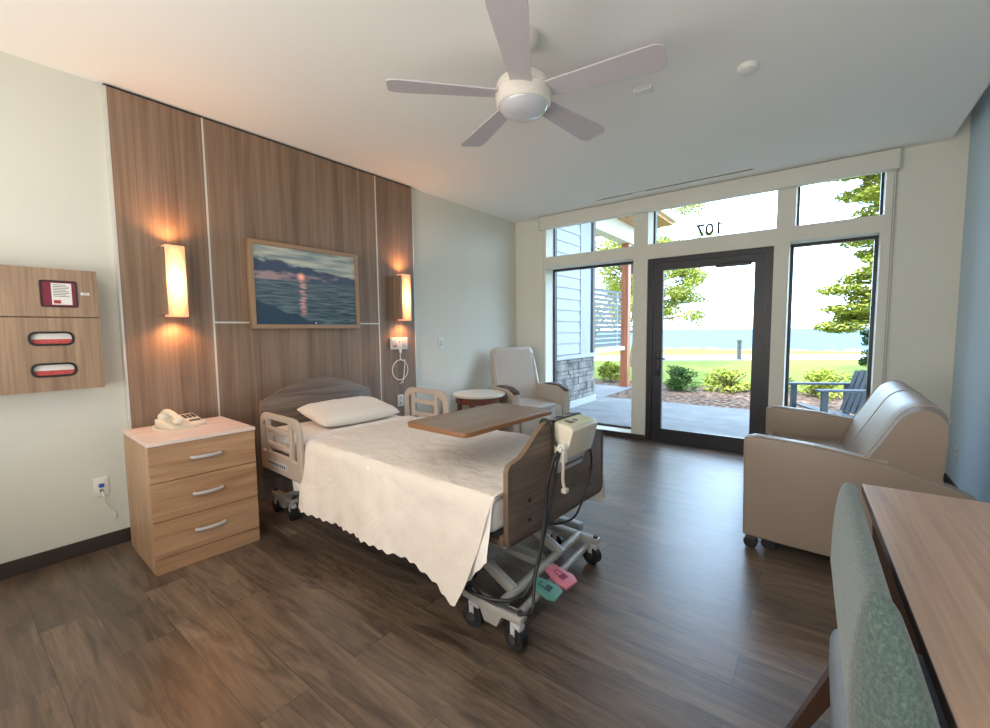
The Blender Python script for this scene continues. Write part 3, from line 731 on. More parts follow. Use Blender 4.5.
def solidify(o,t=.004):
    m=o.modifiers.new('solid','SOLIDIFY'); m.thickness=t; m.offset=1
    return o
# under sheet (white) hanging at the foot corner
sh1=drape(.55,lambda k,s:2.186,.452,.452,.615,lambda x:.33+.015*math.sin(x*7)-.10*max(0,min(1,(x-1.75)/.25))+.14*max(0,min(1,(x-2.06)/.12)),lambda x:.30-.0*x,off=.003,wr=.005,seed=3,scallop=.004,flare=.026,nv=120).build('bed_sheet',M['sheet'])
sh1.matrix_world=BM; tag(sh1,'white top sheet showing between the pillow and cream blanket','sheet')
def hemn(x):
    z=.225+.012*math.sin(x*5)
    if x>1.75: z-=.07*((x-1.75)/.3)
    return z
sp=drape(.70,lambda k,s:2.186-(.15*k**1.25 if s<0 else 0),.458,.458,.622,hemn,lambda x:.33-.06*max(0,(x-1.9)),off=.006,wr=.0058,seed=9,flare=.07,nu=260,nv=170).build('blanket',M['spread'])
sp.matrix_world=BM; tag(sp,'cream cotton blanket draped over the bed with scalloped hem','blanket')
# blanket's top fold
# pillow
def pillow():
    mb=MB(); L,Wd,Hh=.64,.43,.058
    def f(i,j,sg):
        u=i*2-1; v=j*2-1
        e=(max(0,(1-abs(u)**4.5))*max(0,(1-abs(v)**4.5)))**.45
        pin=1-.06*(1-abs(v)**2)*0
        x=v*Wd/2*(1-.07*(abs(u)**2)*(1-0)) ; y=u*L/2*(1-.06*(1-v*v)*0-.05*abs(v)**2*0)
        z=sg*Hh*e*(1+.12*mn.noise(Vector((u*2.2,v*2.2,sg))))
        z+=mn.noise(Vector((u*6,v*6,3)))*.006*e
        return (x,y,z)
    mb.grid(lambda i,j:f(i,j,1),46,34); mb.grid(lambda i,j:f(i,j,-.75),46,34)
    bmesh.ops.remove_doubles(mb.bm,verts=mb.bm.verts,dist=.0006)
    bmesh.ops.recalc_face_normals(mb.bm,faces=mb.bm.faces[:])
    return mb
po=pillow().build('pillow',M['pillow'],None,True,80)
po.matrix_world=BM@T(.30,.075,.688)@RZ(.0)@RY(math.radians(10))
tag(po,'white pillow lying at the head of the bed against the headboard','pillow')

# overbed table
ot=thing('overbed_table','brown-topped overbed table reaching over the foot of the bed','overbed table',(2.012,-3.235,0),math.radians(-2.5))
tp=MB().prism(rpoly([(-.203,-.358),(.203,-.358),(.203,.358),(-.203,.358)],.045,6),'z',.823,.842,.003).build('top',M['ottop'],ot)
pl=rpoly([(-.203,-.358),(.203,-.358),(.203,.358),(-.203,.358)],.045,6)
tb=MB(); c0=pl
tb.add_mesh(plate(rpoly([(-.207,-.362),(.207,-.362),(.207,.362),(-.207,.362)],.048,6),[pl],.022,.002),T(0,0,.832)).build('edge_band',M['otedge'],tp)
OY=.60
MB().box(-.03,.03,OY,OY+.06,.10,.80,.006).build('mast',M['lgrey'],ot)
MB().box(-.045,.045,OY-.01,OY+.07,.42,.70,.008).build('mast_sleeve',M['white'],ot)
MB().box(-.03,.03,.1,OY+.06,.795,.822,.004).build('support_arm',M['metal'],ot)
MB().box(-.03,.03,-.15,OY+.06,.06,.10,.006).build('base_bar',M['lgrey'],ot)
MB().box(-.3,.24,OY+.0,OY+.05,.06,.10,.006).build('base_bar',M['lgrey'],ot)
for x,y in ((-.28,OY+.025),(.22,OY+.025),(0,-.12)):
    MB().cyl((x,y-.012,.03),(x,y+.012,.03),.03).cyl((x,y,.03),(x,y,.07),.01).build('caster',M['black'],ot)

# mattress pump hooked on the footboard
pu=thing('air_mattress_pump','white pump unit with hoses hooked over the bed footboard','pump',(0,0,0)); pu.matrix_world=BM
prof=rpoly([(2.222,.66),(2.24,.66),(2.262,.70),(2.285,.712),(2.322,.845),(2.30,.862),(2.222,.872)],[.004,.004,.01,.012,.016,.012,.006],4)
MB().prism(prof,'y',-.075,.165,.006).build('housing',M['cream'],pu)
MB().box(2.2630,2.327,-.066,.156,.722,.84,.004,M=None).build('front_cover',M['lgrey'],pu) if False else None
MB().prism([(2.2225,.8725),(2.30,.8630),(2.312,.8555),(2.3125,.857),(2.3005,.8645),(2.2225,.8745)],'y',-.06,.15).build('control_label',plain('green_label',(196,198,158),.5),pu,False)
MB().box(2.235,2.285,-.025,.002,.868,.8722,.0008).build('button',M['legwood'],pu,False)
MB().box(2.25,2.275,.035,.05,.868,.872,.0008).build('button',M['legwood'],pu,False)
MB().prism([(2.223,.635),(2.236,.635),(2.262,.70),(2.223,.70)],'y',-.065,.155,.001).build('lower_plate',M['lgrey'],pu)
mb=MB()
for q in range(10): mb.box(-.0008,.0012,-.05+q*.02,-.037+q*.02,-.008,.008,M=T(2.249,0,.667)@RY(math.radians(21.8)))
mb.build('plate_print',M['ink'],pu,False)
MB().box(2.186,2.222,-.02,.02,.874,.882).box(2.182,2.188,-.02,.02,.83,.882).box(2.186,2.222,.09,.13,.874,.882).box(2.182,2.188,.09,.13,.83,.882).box(2.2145,2.2225,-.07,.16,.66,.882).build('hook',M['armcap'],pu)
MB().cyl((2.275,-.075,.765),(2.275,-.105,.765),.024,.02).cyl((2.275,-.1,.765),(2.275,-.118,.765),.014).box(2.255,2.295,-.1,-.076,.70,.76,.005).build('hose_connector',M['white'],pu)
ho=MB().tube([(2.285,-.10,.755),(2.288,-.103,.73),(2.284,-.098,.67),(2.28,-.093,.62),(2.283,-.085,.58)],.0075,8,smooth=4).build('hose',M['cream'],pu)
MB().box(2.272,2.296,-.098,-.066,.56,.582,.004).build('hose_end',M['cream'],ho)
MB().tube([(2.27,-.11,.755),(2.262,-.14,.72),(2.25,-.17,.62),(2.25,-.185,.52),(2.265,-.235,.40),(2.27,-.30,.27),(2.255,-.33,.21),(2.24,-.34,.19),(2.2,-.40,.18),(2.10,-.445,.18),(1.98,-.455,.20),(1.86,-.44,.26),(1.75,-.38,.34)],.0085,8,smooth=8).build('cable',M['black'],pu)
MB().tube([(2.272,-.10,.752),(2.265,-.12,.70),(2.258,-.125,.60),(2.25,-.15,.50),(2.262,-.22,.40),(2.275,-.30,.28),(2.285,-.33,.22),(2.30,-.36,.165),(2.285,-.40,.158),(2.2,-.42,.165),(2.1,-.43,.17),(1.95,-.42,.24)],.0065,8,smooth=8).build('cable',M['black'],pu)
MB().tube([(2.26,.14,.71),(2.262,.19,.70),(2.255,.225,.64),(2.25,.22,.55),(2.24,.16,.44),(2.235,.10,.38),(2.22,.02,.37),(2.15,-.05,.36)],.0055,8,smooth=8).build('cable',M['black'],pu)
MB().tube([(2.17,-.10,.80),(2.175,-.115,.868),(2.20,-.12,.89),(2.228,-.11,.87),(2.238,-.10,.80),(2.255,-.10,.77)],.007,8,smooth=6).build('cable',M['black'],pu)

# ------------------------------------------------------------------ side table
st=thing('side_table','round side table with cream top and cherry wood legs in corner','side table',(.415,-1.335,0.008))
MB().lathe([(0,.572),(.285,.572),(.291,.578),(.291,.594),(.285,.6),(0,.6)],seg=56).build('top',M['solid'],st)
MB().lathe([(.25,.50),(.262,.50),(.262,.571),(.25,.571),(.25,.50)],seg=48).build('apron',M['cherry'],st)
for a in (20,110,200,290):
    a=math.radians(a); x,y=.235*math.cos(a),.235*math.sin(a)
    MB().box(-.022,.022,-.022,.022,0,.571,.004,M=T(x,y,0)@RZ(a)).build('leg',M['cherry'],st)
MB().lathe([(0,.15),(.235,.15),(.235,.168),(0,.168)],seg=40).build('shelf',M['cherry'],st)

# ------------------------------------------------------------------ recliner in corner
rc=thing('recliner','tall-backed grey-taupe recliner with dark arm caps in the corner','recliner',(.645,-.71,0),math.radians(-30))
def softbox(mb,x0,x1,y0,y1,z0,z1,b,seg=4,Mx=None): return mb.box(x0,x1,y0,y1,z0,z1,b,seg,Mx)
for s in (-1,1):
    y0,y1=(.27,.365) if s>0 else (-.365,-.27)
    prof=rpoly([(-.36,.10),(.36,.10),(.36,.60),(.22,.645),(-.30,.63),(-.36,.58)],[.02,.02,.03,.05,.03,.03],5)
    a=MB().prism(prof,'y',y0,y1,.02,3).build('arm',M['recl'],rc)
    capp=rpoly([(-.14,.636),(.0,.664),(.20,.664),(.35,.630),(.378,.606),(.366,.596),(.20,.640),(-.14,.618)],[.004,.04,.05,.03,.006,.006,.05,.004],4)
    MB().prism(capp,'y',y0+.01,y1-.01,.004).build('arm_cap',M['armcap'],a)
MB().box(-.30,.365,-.27,.27,.28,.455,.045,4).build('seat',M['recl'],rc)
MB().box(.33,.375,-.265,.265,.10,.33,.018,3).build('footrest_panel',M['recl'],rc)
Mb=T(-.255,0,.395)@RY(math.radians(-17))
poly=rpoly([(-.29,0),(.29,0),(.27,.50),(.255,.68),(-.255,.68),(-.27,.50)],[.02,.02,.1,.05,.05,.1],5)
MB().add_mesh(plate(poly,[],.11,.03),Mb@T(0,0,0)@M_YZ).build('backrest',M['recl'],rc)
poly2=rpoly([(-.25,0.03),(.25,.03),(.24,.50),(.235,.665),(-.235,.665),(-.24,.50)],[.02,.02,.05,.03,.03,.05],5)
MB().add_mesh(plate(poly2,[],.11,.045),Mb@T(.006,0,0)@M_YZ).build('back_cushion',M['recl'],rc)
for s in (-1,1):
    MB().add_mesh(plate(rpoly([(-.05,0),(.07,0),(.04,.3),(.03,.62),(-.04,.66),(-.05,.3)],.02,4),[],.03,.01),Mb@T(.02,s*.268,0)@M_XZ).build('back_wing',M['recl'],rc)
MB().box(-.32,.34,-.3,.3,.07,.13,.01).build('base',M['armcap'],rc)
for x in (-.28,.3):
    for y in (-.27,.27): MB().cyl((x,y-.012,.035),(x,y+.012,.035),.035).cyl((x,y,.035),(x,y,.08),.01).build('caster',M['black'],rc)

# ------------------------------------------------------------------ loveseat at right
ls=thing('loveseat','wide taupe vinyl loveseat facing the bed near the door','loveseat',(0,0,0))
LY0,LY1=-2.172,-.89
armp=rpoly([(3.086,.085),(3.30,.075),(3.90,.06),(4.03,.09),(4.02,.49),(3.93,.535),(3.69,.612),(3.40,.655),(3.13,.672),(3.079,.655),(3.078,.60)],[.02,0,0,.03,.04,.03,.05,.05,.03,.02,.0],5)
for y0,y1 in ((LY0,LY0+.11),(LY1-.11,LY1)):
    a=MB().prism(armp,'y',y0,y1,.014,3).build('arm',M['vinyl'],ls)
    yy=y0+.012 if y0<-2 else y0+.012
    MB().tube([(3.082,yy,.50),(3.081,yy,.64),(3.092,yy,.664),(3.13,yy,.674),(3.40,yy,.658),(3.69,yy,.615)],.0035,6,smooth=3).build('piping',M['vinylseam'],a)
    MB().box(3.655,3.70,y0+.01,y0+.10,.609,.626,.003,M=None).build('arm_strip',M['vinylseam'],a)
MB().box(3.10,3.70,LY0+.11,LY1-.11,.30,.475,.04,4).build('seat_cushion',M['vinyl'],ls)
MB().box(3.12,3.16,LY0+.11,LY1-.11,.10,.33,.015,3).build('front_panel',M['vinyl'],ls)
MB().box(3.16,3.95,LY0+.11,LY1-.11,.10,.36,.01).build('base',M['vinyl'],ls)
bk=[(3.555,.46),(3.60,.60),(3.66,.72),(3.70,.80),(3.740,.872),(3.785,.908),(3.84,.918),(3.885,.895),(3.914,.845),(3.915,.76),(3.905,.60),(3.90,.40),(3.62,.40)]
bk=[(x,z) for x,z in bk]
def backpiece(y0,y1):
    n=14; mb=MB(); ys=[y0+(y1-y0)*i/n for i in range(n+1)]
    t=bmesh.new(); rings=[]
    cx=3.78;cz=.62; PR=[Vector((x,z)) for x,z in bk]
    PR=[Vector((p.x,p.y)) for p in catmull([Vector((x,z,0)) for x,z in bk],4,True)]
    for y in ys:
        d=min(y-y0,y1-y); k=1-.10*max(0,1-d/.05)**2
        rings.append([t.verts.new((cx+(p.x-cx)*k,y,cz+(p.y-cz)*k)) for p in PR])
    m=len(PR)
    for a,b in zip(rings,rings[1:]):
        for i in range(m): t.faces.new((a[i],a[(i+1)%m],b[(i+1)%m],b[i]))
    t.faces.new(rings[0]); t.faces.new(rings[-1][::-1])
    bmesh.ops.recalc_face_normals(t,faces=t.faces[:]); mb._merge(t); return mb
b0=backpiece(LY0+.015,LY1-.015)
bb=b0.build('backrest',M['vinyl'],ls,True,60)
for ym in (-1.55,):
    pr=[(x,ym,z) for x,z in bk[:8]]
    MB().tube([(p[0]-.0,p[1],p[2]+.002) for p in pr],.003,6,smooth=4).build('seam',M['vinylseam'],bb)
for y in (LY0+.02,LY1-.02):
    pr=[(3.78+(x-3.78)*.985,y+(.012 if y<-1.6 else -.012),.62+(z-.62)*.985) for x,z in bk[:9]]
    MB().tube(pr,.003,6,smooth=4).build('seam',M['vinylseam'],bb)
for x,y in ((3.125,LY0+.05),(3.21,LY0+.09),(3.125,LY1-.05),(3.93,LY0+.06),(3.93,LY1-.06)):
    c=MB().cyl((x,y,.045),(x,y,.095),.012).box(x-.02,x+.03,y-.022,y+.022,.05,.075,.005).build('caster',M['metald'],ls)
    MB().cyl((x,y-.02,.036),(x,y+.02,.036),.036,seg=24).build('wheel',M['black'],c)

# ------------------------------------------------------------------ desk
dk=thing('desk','wood-topped desk against the right wall beside the green chair','desk',(3.552,-3.07,0.010),math.radians(2.2))
MB().box(0,.62,-1.75,0,.712,.738,.001).build('top',M['desk'],dk,False)
MB().box(-.0015,.0,-1.75,0,.712,.7375).build('edge_band',M['deskedge'],dk,False)
MB().box(.03,.60,-.04,-.015,-.01,.712).build('side_panel',M['deskedge'],dk,False)
MB().box(.03,.60,-1.735,-1.71,-.01,.712).build('side_panel',M['deskedge'],dk,False)
MB().box(.56,.58,-1.71,-.04,.2,.712).build('modesty_panel',M['deskedge'],dk,False)

# ------------------------------------------------------------------ desk chair (back to the camera's left, seat under the desk)
ch=thing('desk_chair','green fabric curved-back chair with dark legs pulled to the desk','chair',(3.725,-3.895,0),math.radians(.9))
# curved backrest: plan section swept in z, origin at chair centre; opening towards +x
def chairback():
    nu,nv=44,26; hw=.345
    def ctr(u,z):   # u -1..1 along the back
        y=u*hw; e=abs(u)
        x=-.228+(.075 if u<0 else .04)*max(0,(e-.80)/.20)**1.6+.14*max(0,.70-z)+.010*(1-u)/2
        return x,y
    mb=MB(); t=bmesh.new(); rings=[]
    zs0,zs1=.49,.899
    for i in range(nu+1):
        u=-1+2*i/nu; e=abs(u)
        ztop=zs1-.20*max(0,(e-.84)/.16)**1.6; zbot=zs0
        ring=[]
        n=28
        for k in range(n):
            a=2*PI*k/n; ca,sa=math.cos(a),math.sin(a)
            # superellipse cross-section (thickness in x, height in z)
            th=.031-.006*math.sin(a); p=.62
            cx=abs(ca)**p*(1 if ca>=0 else -1); cz=abs(sa)**p*(1 if sa>=0 else -1)
            z=(ztop+zbot)/2+(ztop-zbot)/2*cz
            x0,y0=ctr(u,z)
            # normal in plan
            x1,y1=ctr(min(1,u+.02),z); x2,y2=ctr(max(-1,u-.02),z)
            d=Vector((x1-x2,y1-y2)).normalized(); nn=Vector((d.y,-d.x))
            k2=1 if e<.93 else math.sqrt(max(.05,1-((e-.93)/.07)**2*.8))
            q=Vector((x0,y0))+nn*th*cx*k2
            ring.append(t.verts.new((q.x,q.y,(ztop+zbot)/2+(z-(ztop+zbot)/2)*(k2*.12+.88))))
        rings.append(ring)
    for a,b in zip(rings,rings[1:]):
        for k in range(28): t.faces.new((a[k],a[(k+1)%28],b[(k+1)%28],b[k]))
    t.faces.new(rings[0]); t.faces.new(rings[-1][::-1])
    bmesh.ops.recalc_face_normals(t,faces=t.faces[:]); mb._merge(t); return mb
chairback().build('backrest',M['chenille'],ch,True,70)
MB().prism(rpoly([(-.25,-.32),(.24,-.26),(.24,.26),(-.25,.33)],.05,6),'z',.39,.508,.03,3).build('seat',M['grayvinyl'],ch)
MB().box(-.23,-.21,-.25,.25,.40,.56,.008).build('back_bracket',M['grayvinyl'],ch)
for sx,sy in ((-1,1),(-1,-1),(1,1),(1,-1)):
    x0=-.215 if sx<0 else .2; y0=.30*sy
    x1=-.335 if sx<0 else .23; y1=.45*sy if sx<0 else .28*sy
    pts=catmull([Vector((x0,y0,.40)),Vector((x0+(x1-x0)*.4,y0+(y1-y0)*.4,.24)),Vector((x1,y1,0.0))],6)
    t=bmesh.new(); rings=[]
    for i,p in enumerate(pts):
        r=.023-.007*i/(len(pts)-1)
        rings.append([t.verts.new((p.x+a*r,p.y+b*r,p.z)) for a,b in ((-1,-1),(1,-1),(1,1),(-1,1))])
    for a,b in zip(rings,rings[1:]):
        for k_ in range(4): t.faces.new((a[k_],a[(k_+1)%4],b[(k_+1)%4],b[k_]))
    t.faces.new(rings[0]);t.faces.new(rings[-1][::-1]); bmesh.ops.recalc_face_normals(t,faces=t.faces[:])
    mb=MB(); mb._merge(t); mb.build('leg',M['legwood'],ch,True,30)

# lettering on the transom glass, read from outside
tm=text_mesh('107',.175,.001,.004); mx_=min(v.co.x for v in tm.vertices); ty_=max(v.co.y for v in tm.vertices)
NM_=T(2.387,.222,2.352)@RZ(PI)@M_XZ
nm=MB().add_mesh(tm,NM_).prism([(mx_+.006,ty_),(mx_-.026,ty_-.024),(mx_-.026,ty_-.040),(mx_+.006,ty_-.020)],'z',-.001,.001,M=NM_).build('house_number',M['ink'])
tag(nm,'dark number 107 on the glass above the door, mirrored','number')

# ------------------------------------------------------------------ OUTSIDE
def noisecol(name,stops,scale,rough=.9,bump=.3,det=6,vec=(1,1,1)):
    stops=[(q,tuple(v*.66 for v in c)) for q,c in stops]
    m,nt,b=nmat(name); tc=N(nt,'ShaderNodeTexCoord'); mp=N(nt,'ShaderNodeMapping'); mp.inputs['Scale'].default_value=vec; nt.links.new(tc.outputs['Object'],mp.inputs[0])
    n=N(nt,'ShaderNodeTexNoise'); n.inputs['Scale'].default_value=scale; n.inputs['Detail'].default_value=det; nt.links.new(mp.outputs[0],n.inputs[0])
    r=ramp(nt,stops); nt.links.new(n.outputs['Fac'],r.inputs[0]); nt.links.new(r.outputs[0],b.inputs['Base Color']); b.inputs['Roughness'].default_value=rough; b.inputs['Specular IOR Level'].default_value=.02
    if bump:
        bp=N(nt,'ShaderNodeBump'); bp.inputs['Strength'].default_value=bump; bp.inputs['Distance'].default_value=.02; nt.links.new(n.outputs['Fac'],bp.inputs['Height']); nt.links.new(bp.outputs[0],b.inputs['Normal'])
    return m
M['grass']=noisecol('lawn_grass',[(.3,(140,158,66)),(.5,(160,178,76)),(.7,(184,196,100))],5)
M['mulch']=noisecol('bark_mulch',[(.3,(50,38,34)),(.5,(150,118,100)),(.7,(230,196,170))],14,bump=.8)
M['conc']=noisecol('patio_concrete',[(.3,(176,176,176)),(.7,(200,200,198))],3,bump=.05)
M['pathm']=noisecol('path_concrete',[(.3,(214,206,196)),(.7,(230,222,214))],3,bump=.05)
M['siding']=plain('grey_siding',(160,162,164),.7)
M['sidetrim']=plain('pale_corner_trim',(150,153,157),.7)
M['stile']=plain('grey_stile',(96,94,92),.6)
M['screen']=plain('grey_screen',(88,90,94),.6)
M['stonejoint']=plain('mortar',(120,116,110),.9)
M['stone']=noisecol('ledge_stone',[(.3,(120,118,116)),(.5,(186,180,172)),(.7,(236,228,214))],5,bump=.5)
M['cedar']=wood('cedar_post',(140,76,46),(168,96,60),(188,114,74),scale=(14,14,.8))
M['soffit']=wood('cedar_soffit',(176,112,66),(204,138,86),(222,160,108),scale=(12,1,12))
M['leafA']=noisecol('leaves_yellow_green',[(.3,(176,196,60)),(.7,(246,250,120))],3,bump=0)
M['leafB']=noisecol('leaves_green',[(.3,(70,110,56)),(.7,(136,176,92))],3,bump=0)
M['leafD']=noisecol('leaves_dark',[(.3,(40,66,40)),(.7,(74,100,60))],3,bump=0)
M['bark']=plain('bark',(84,66,54),.9,noise=.2)
M['adir']=plain('grey_outdoor_chair',(66,72,80),.6)
struct(MB().box(-6,-.16,WT+.0,.55,-.3,3.5).box(-6,12,-6.5,-6.4,3.0,3.4).box(-1.2,5.6,-6.4,.55,3.02,3.45).box(5.0,12,WT,.55,-.3,3.5),'wall_outside',M['siding'])
g=MB()
struct(MB().box(-1.6,6.5,WT+.0,3.02,-.25,-.03).box(-1.6,-.02,3.02,4.8,-.25,-.03),'patio',M['conc'])
mb=MB()
for x in (-.4,1.1,2.6,4.1): mb.box(x-.006,x+.006,WT,3.02,-.0299,-.0285)
mb.box(-1.6,6.5,1.55,1.562,-.0299,-.0285)
struct(mb,'patio_joints',M['screen'])
struct(MB().box(-9,14,.3,6.05,-.3,-.045),'mulch_bed',M['mulch'])
struct(MB().box(-60,60,6.0,26,-.4,-.035),'lawn',M['grass'])
def pl3(pts,z0,z1,name,mat):
    return struct(MB().prism(pts,'z',z0,z1),name,mat)
pl3([(-26,-1.7+.5),(40,41.2),(40,45.5),(-26,3.0)],-.034,-.02,'path_paving',M['pathm']) if False else None
pl3([(-13.5,6.3),(17,25.9),(10.2,25.9),(-13.5,10.6)],-.034,-.02,'footpath',M['pathm'])
# shore edge rocks and scrub
mb=MB()
for i in range(90):
    x=-22+i*.5+random.uniform(-.2,.2); r=random.uniform(.2,.42)
    mb.sphere((x,25.7+random.uniform(-.3,.4),-.12),r,(1.3,1,.6),8)
o=mb.build('shore_rocks',M['stone']); tag(o,'low grey rocks along the edge of the lawn above the sea','rocks',None,'stuff')
# sea
def seamat():
    m,nt,b=nmat('sea_water'); tc=N(nt,'ShaderNodeTexCoord'); mp=N(nt,'ShaderNodeMapping'); mp.inputs['Scale'].default_value=(.02,.12,1); nt.links.new(tc.outputs['Object'],mp.inputs[0])
    n=N(nt,'ShaderNodeTexNoise'); n.inputs['Scale'].default_value=4; n.inputs['Detail'].default_value=6; nt.links.new(mp.outputs[0],n.inputs[0])
    r=ramp(nt,[(.3,(80,102,115)),(.7,(99,119,131))]); nt.links.new(n.outputs['Fac'],r.inputs[0]); nt.links.new(r.outputs[0],b.inputs['Base Color']); b.inputs['Roughness'].default_value=.8
    b.inputs['Specular IOR Level'].default_value=0.0
    return m
struct(MB().box(-1500,1500,26,4000,-4.2,-4),'sea_water',seamat())
# wing wall: stone base + siding
wg=thing('siding_wing_wall','grey lap-sided wing wall with stone base outside left window','outside wall',(0,0,0))
mb=MB()
z=.88
while z<3.45:
    mb.prism([(-.06,z),(-.03,z),(-.045,z+.19),(-.06,z+.19)],'y',.56,2.04); z+=.185
mb.box(-.30,-.06,.56,2.1,.86,3.5)
mb.build('lap_siding',M['siding'],wg,False)
MB().box(-.30,-.02,2.04,2.44,.86,3.5,.003).build('corner_board',M['sidetrim'],wg,False)
MB().box(-.34,.055,.56,2.58,.80,.86,.006).build('stone_cap',M['siding'],wg,False)
mb=MB().box(-.30,.005,.56,2.50,-.03,.80)
mb.build('mortar_core',M['stonejoint'],wg,False)
mb=MB(); random.seed(3); z=.09
while z<.79:
    h=random.choice((.07,.1,.12)); h=min(h,.795-z); y=.56
    while y<2.49:
        l=random.uniform(.14,.36); l=min(l,2.52-y)
        if l>.03 and h>.02: mb.box(-.02,.012+random.uniform(.01,.03),y+.004,y+l-.004,z+.004,z+h-.004,.006,1)
        y+=l
    z+=h
mb.build('stone_facing',M['stone'],wg)
MB().box(-.30,.05,.56,2.55,-.03,.085,.004).build('footing',M['siding'],wg,False)
# screen + post + porch roof
sc=thing('privacy_screen','grey horizontal slat privacy screen between wing wall and post','screen',(0,0,0))
mb=MB(); z=.93
while z<2.12:
    mb.box(-.29,-.265,2.67,4.60,z,z+.066,.002); z+=.094
mb.build('slats',M['screen'],sc,False)
MB().box(-.30,.0,2.51,2.60,.865,3.3).build('stile',M['stile'],sc,False)
MB().box(-.31,-.22,2.55,4.70,.82,.90,.003).build('bottom_rail',M['trimw'],sc,False)
MB().box(-.30,-.23,4.38,4.64,.93,2.12).build('end_frame',M['siding'],sc,False) if False else MB().box(-.262,-.255,4.30,4.34,.9,2.1).build('brace',M['siding'],sc,False)
ps=thing('porch_post','square cedar porch post standing on the patio edge','post',(-.25,4.80,-.03))
MB().box(-.085,.085,-.085,.085,0,3.25,.004).build('shaft',M['cedar'],ps,False)
MB().box(-.1,.1,-.1,.1,0,.14,.004).build('post_base',M['cedar'],ps,False)
rf=thing('porch_roof','porch roof with cedar soffit and white beam above the patio','roof',(0,0,0))
MB().box(-4,.62,.6,5.35,3.60,3.66).build('soffit',M['soffit'],rf,False)
MB().box(-4,.70,.6,5.43,3.66,3.82,.004).build('fascia',M['trimw'],rf,False)
MB().box(-.37,-.13,.6,5.2,3.22,3.60,.004).build('beam',M['trimw'],rf,False)
# bollard
o=MB().cyl((.57,15.64,-.035),(.57,15.64,.72),.085,seg=16).cyl((.57,15.64,.72),(.57,15.64,.80),.10,seg=16).build('path_bollard',M['metald']); tag(o,'dark bollard light standing beside the footpath on the lawn','bollard')
# foliage
def leafblob(mb,c,rad,n,size,flat=1.0):
    t=bmesh.new()
    for _ in range(n):
        while True:
            p=Vector((random.uniform(-1,1),random.uniform(-1,1),random.uniform(-1,1)))
            if .25<p.length<1: break
        p=Vector((c[0]+p.x*rad[0],c[1]+p.y*rad[1],c[2]+p.z*rad[2]))
        s=size*random.uniform(.6,1.3)
        n_=Vector((random.uniform(-1,1),random.uniform(-1,1),random.uniform(-.2,1)*1.0+flat)).normalized()
        q=n_.to_track_quat('Z','Y').to_matrix(); a=random.uniform(0,2*PI)
        e1=q@Vector((math.cos(a),math.sin(a),0)); e2=q@Vector((-math.sin(a),math.cos(a),0))
        t.faces.new([t.verts.new(p+e1*s),t.verts.new(p+e2*s*.45),t.verts.new(p-e1*s),t.verts.new(p-e2*s*.45)])
    mb._merge(t)
def shrub(x,y,r,h,mat,label,n=2600):
    t=thing('garden_shrub',label,'shrub',(x,y,-.045))
    mb=MB()
    for i in range(9):
        a=random.uniform(0,2*PI); mb.tube([(0,0,0),(.3*r*math.cos(a),.3*r*math.sin(a),h*.4),(.75*r*math.cos(a),.75*r*math.sin(a),h*.8)],.008,5,smooth=2)
    mb.build('stems',M['bark'],t)
    mb=MB()
    for i in range(26):
        a=random.uniform(0,2*PI); q=random.uniform(.1,.8); zz=random.uniform(.12,.9); q*=1-.5*max(0,zz-.5)
        leafblob(mb,(r*q*math.cos(a),r*q*math.sin(a),h*zz),(r*.36,r*.36,h*.2),n//26,.034,.5)
    mb.build('leaves',mat,t,False)
G='shrubs in the mulch bed'
shrub(.96,4.93,.42,.52,M['leafB'],'dark green shrub seen through left half of the door glass')
shrub(1.82,5.25,.46,.46,M['leafA'],'yellow-green shrub in the mulch, seen through middle of door glass')
shrub(2.66,5.6,.34,.42,M['leafB'],'small green shrub at the right edge of the door view')
shrub(3.45,5.35,.46,.52,M['leafA'],'yellow-green shrub in the mulch behind the outdoor chair')
shrub(-.95,5.7,.4,.5,M['leafA'],'yellow-green shrub beyond the stone wing wall')
# trees
def tree(name,label,x,y,h,tr,blobs,mat,n,size,flat):
    t=thing(name,label,'tree',(x,y,-.04))
    mb=MB().tube([(0,0,0),(.04*h,.02*h,h*.35),(0,0,h*.7),(.02,0,h)],tr,8,smooth=3)
    for bx_,by_,bz_,*_ in blobs:
        mb.tube([(0,0,max(.2,bz_*.75)),(bx_*.5,by_*.5,bz_*.92),(bx_,by_,bz_)],tr*.12,5,smooth=2)
    mb.build('trunk',M['bark'],t)
    mb=MB()
    tot=sum(b[3]*b[4] for b in blobs)
    for bx_,by_,bz_,rx,rz in blobs:
        leafblob(mb,(bx_,by_,bz_),(rx,rx,rz),int(n*rx*rz/tot),size,flat)
    mb.build('foliage',mat,t,False)
random.seed(11)
bl=[]
for i in range(30):
    z=1.35+i*.16; r=1.25-.012*i
    a=random.uniform(PI*.55,PI*1.5); bl.append((math.cos(a)*r*random.uniform(.4,1),math.sin(a)*r*.7*random.uniform(.2,1),z+random.uniform(-.1,.1),random.uniform(.4,.65),random.uniform(.12,.2)))
for i in range(12):
    a=random.uniform(-PI*.5,PI*.5); bl.append((math.cos(a)*.9,math.sin(a)*.9,1.4+i*.35,.6,.2))
tree('layered_tree','leafy tree with layered branches seen through the right window',4.62,8.0,6.2,.10,bl,M['leafA'],46000,.06,1.2)
bl=[]
for i in range(85):
    a=random.uniform(0,2*PI); r=random.uniform(.3,2.25); bl.append((math.cos(a)*r,math.sin(a)*r*.8,random.uniform(1.5,5.6),random.uniform(.28,.55),random.uniform(.22,.4)))
for i in range(34): bl.append((random.uniform(.9,2.15),random.uniform(-1,.8),random.uniform(1.35,4.2),random.uniform(.25,.42),random.uniform(.18,.3)))
tree('broadleaf_tree','airy green tree behind the porch post',-2.05,10.2,5.4,.12,bl,M['leafA'],56000,.045,.4)
bl=[(random.uniform(-.5,.5),random.uniform(-.4,.4),.25+.1*i,.32,.14) for i in range(20)]
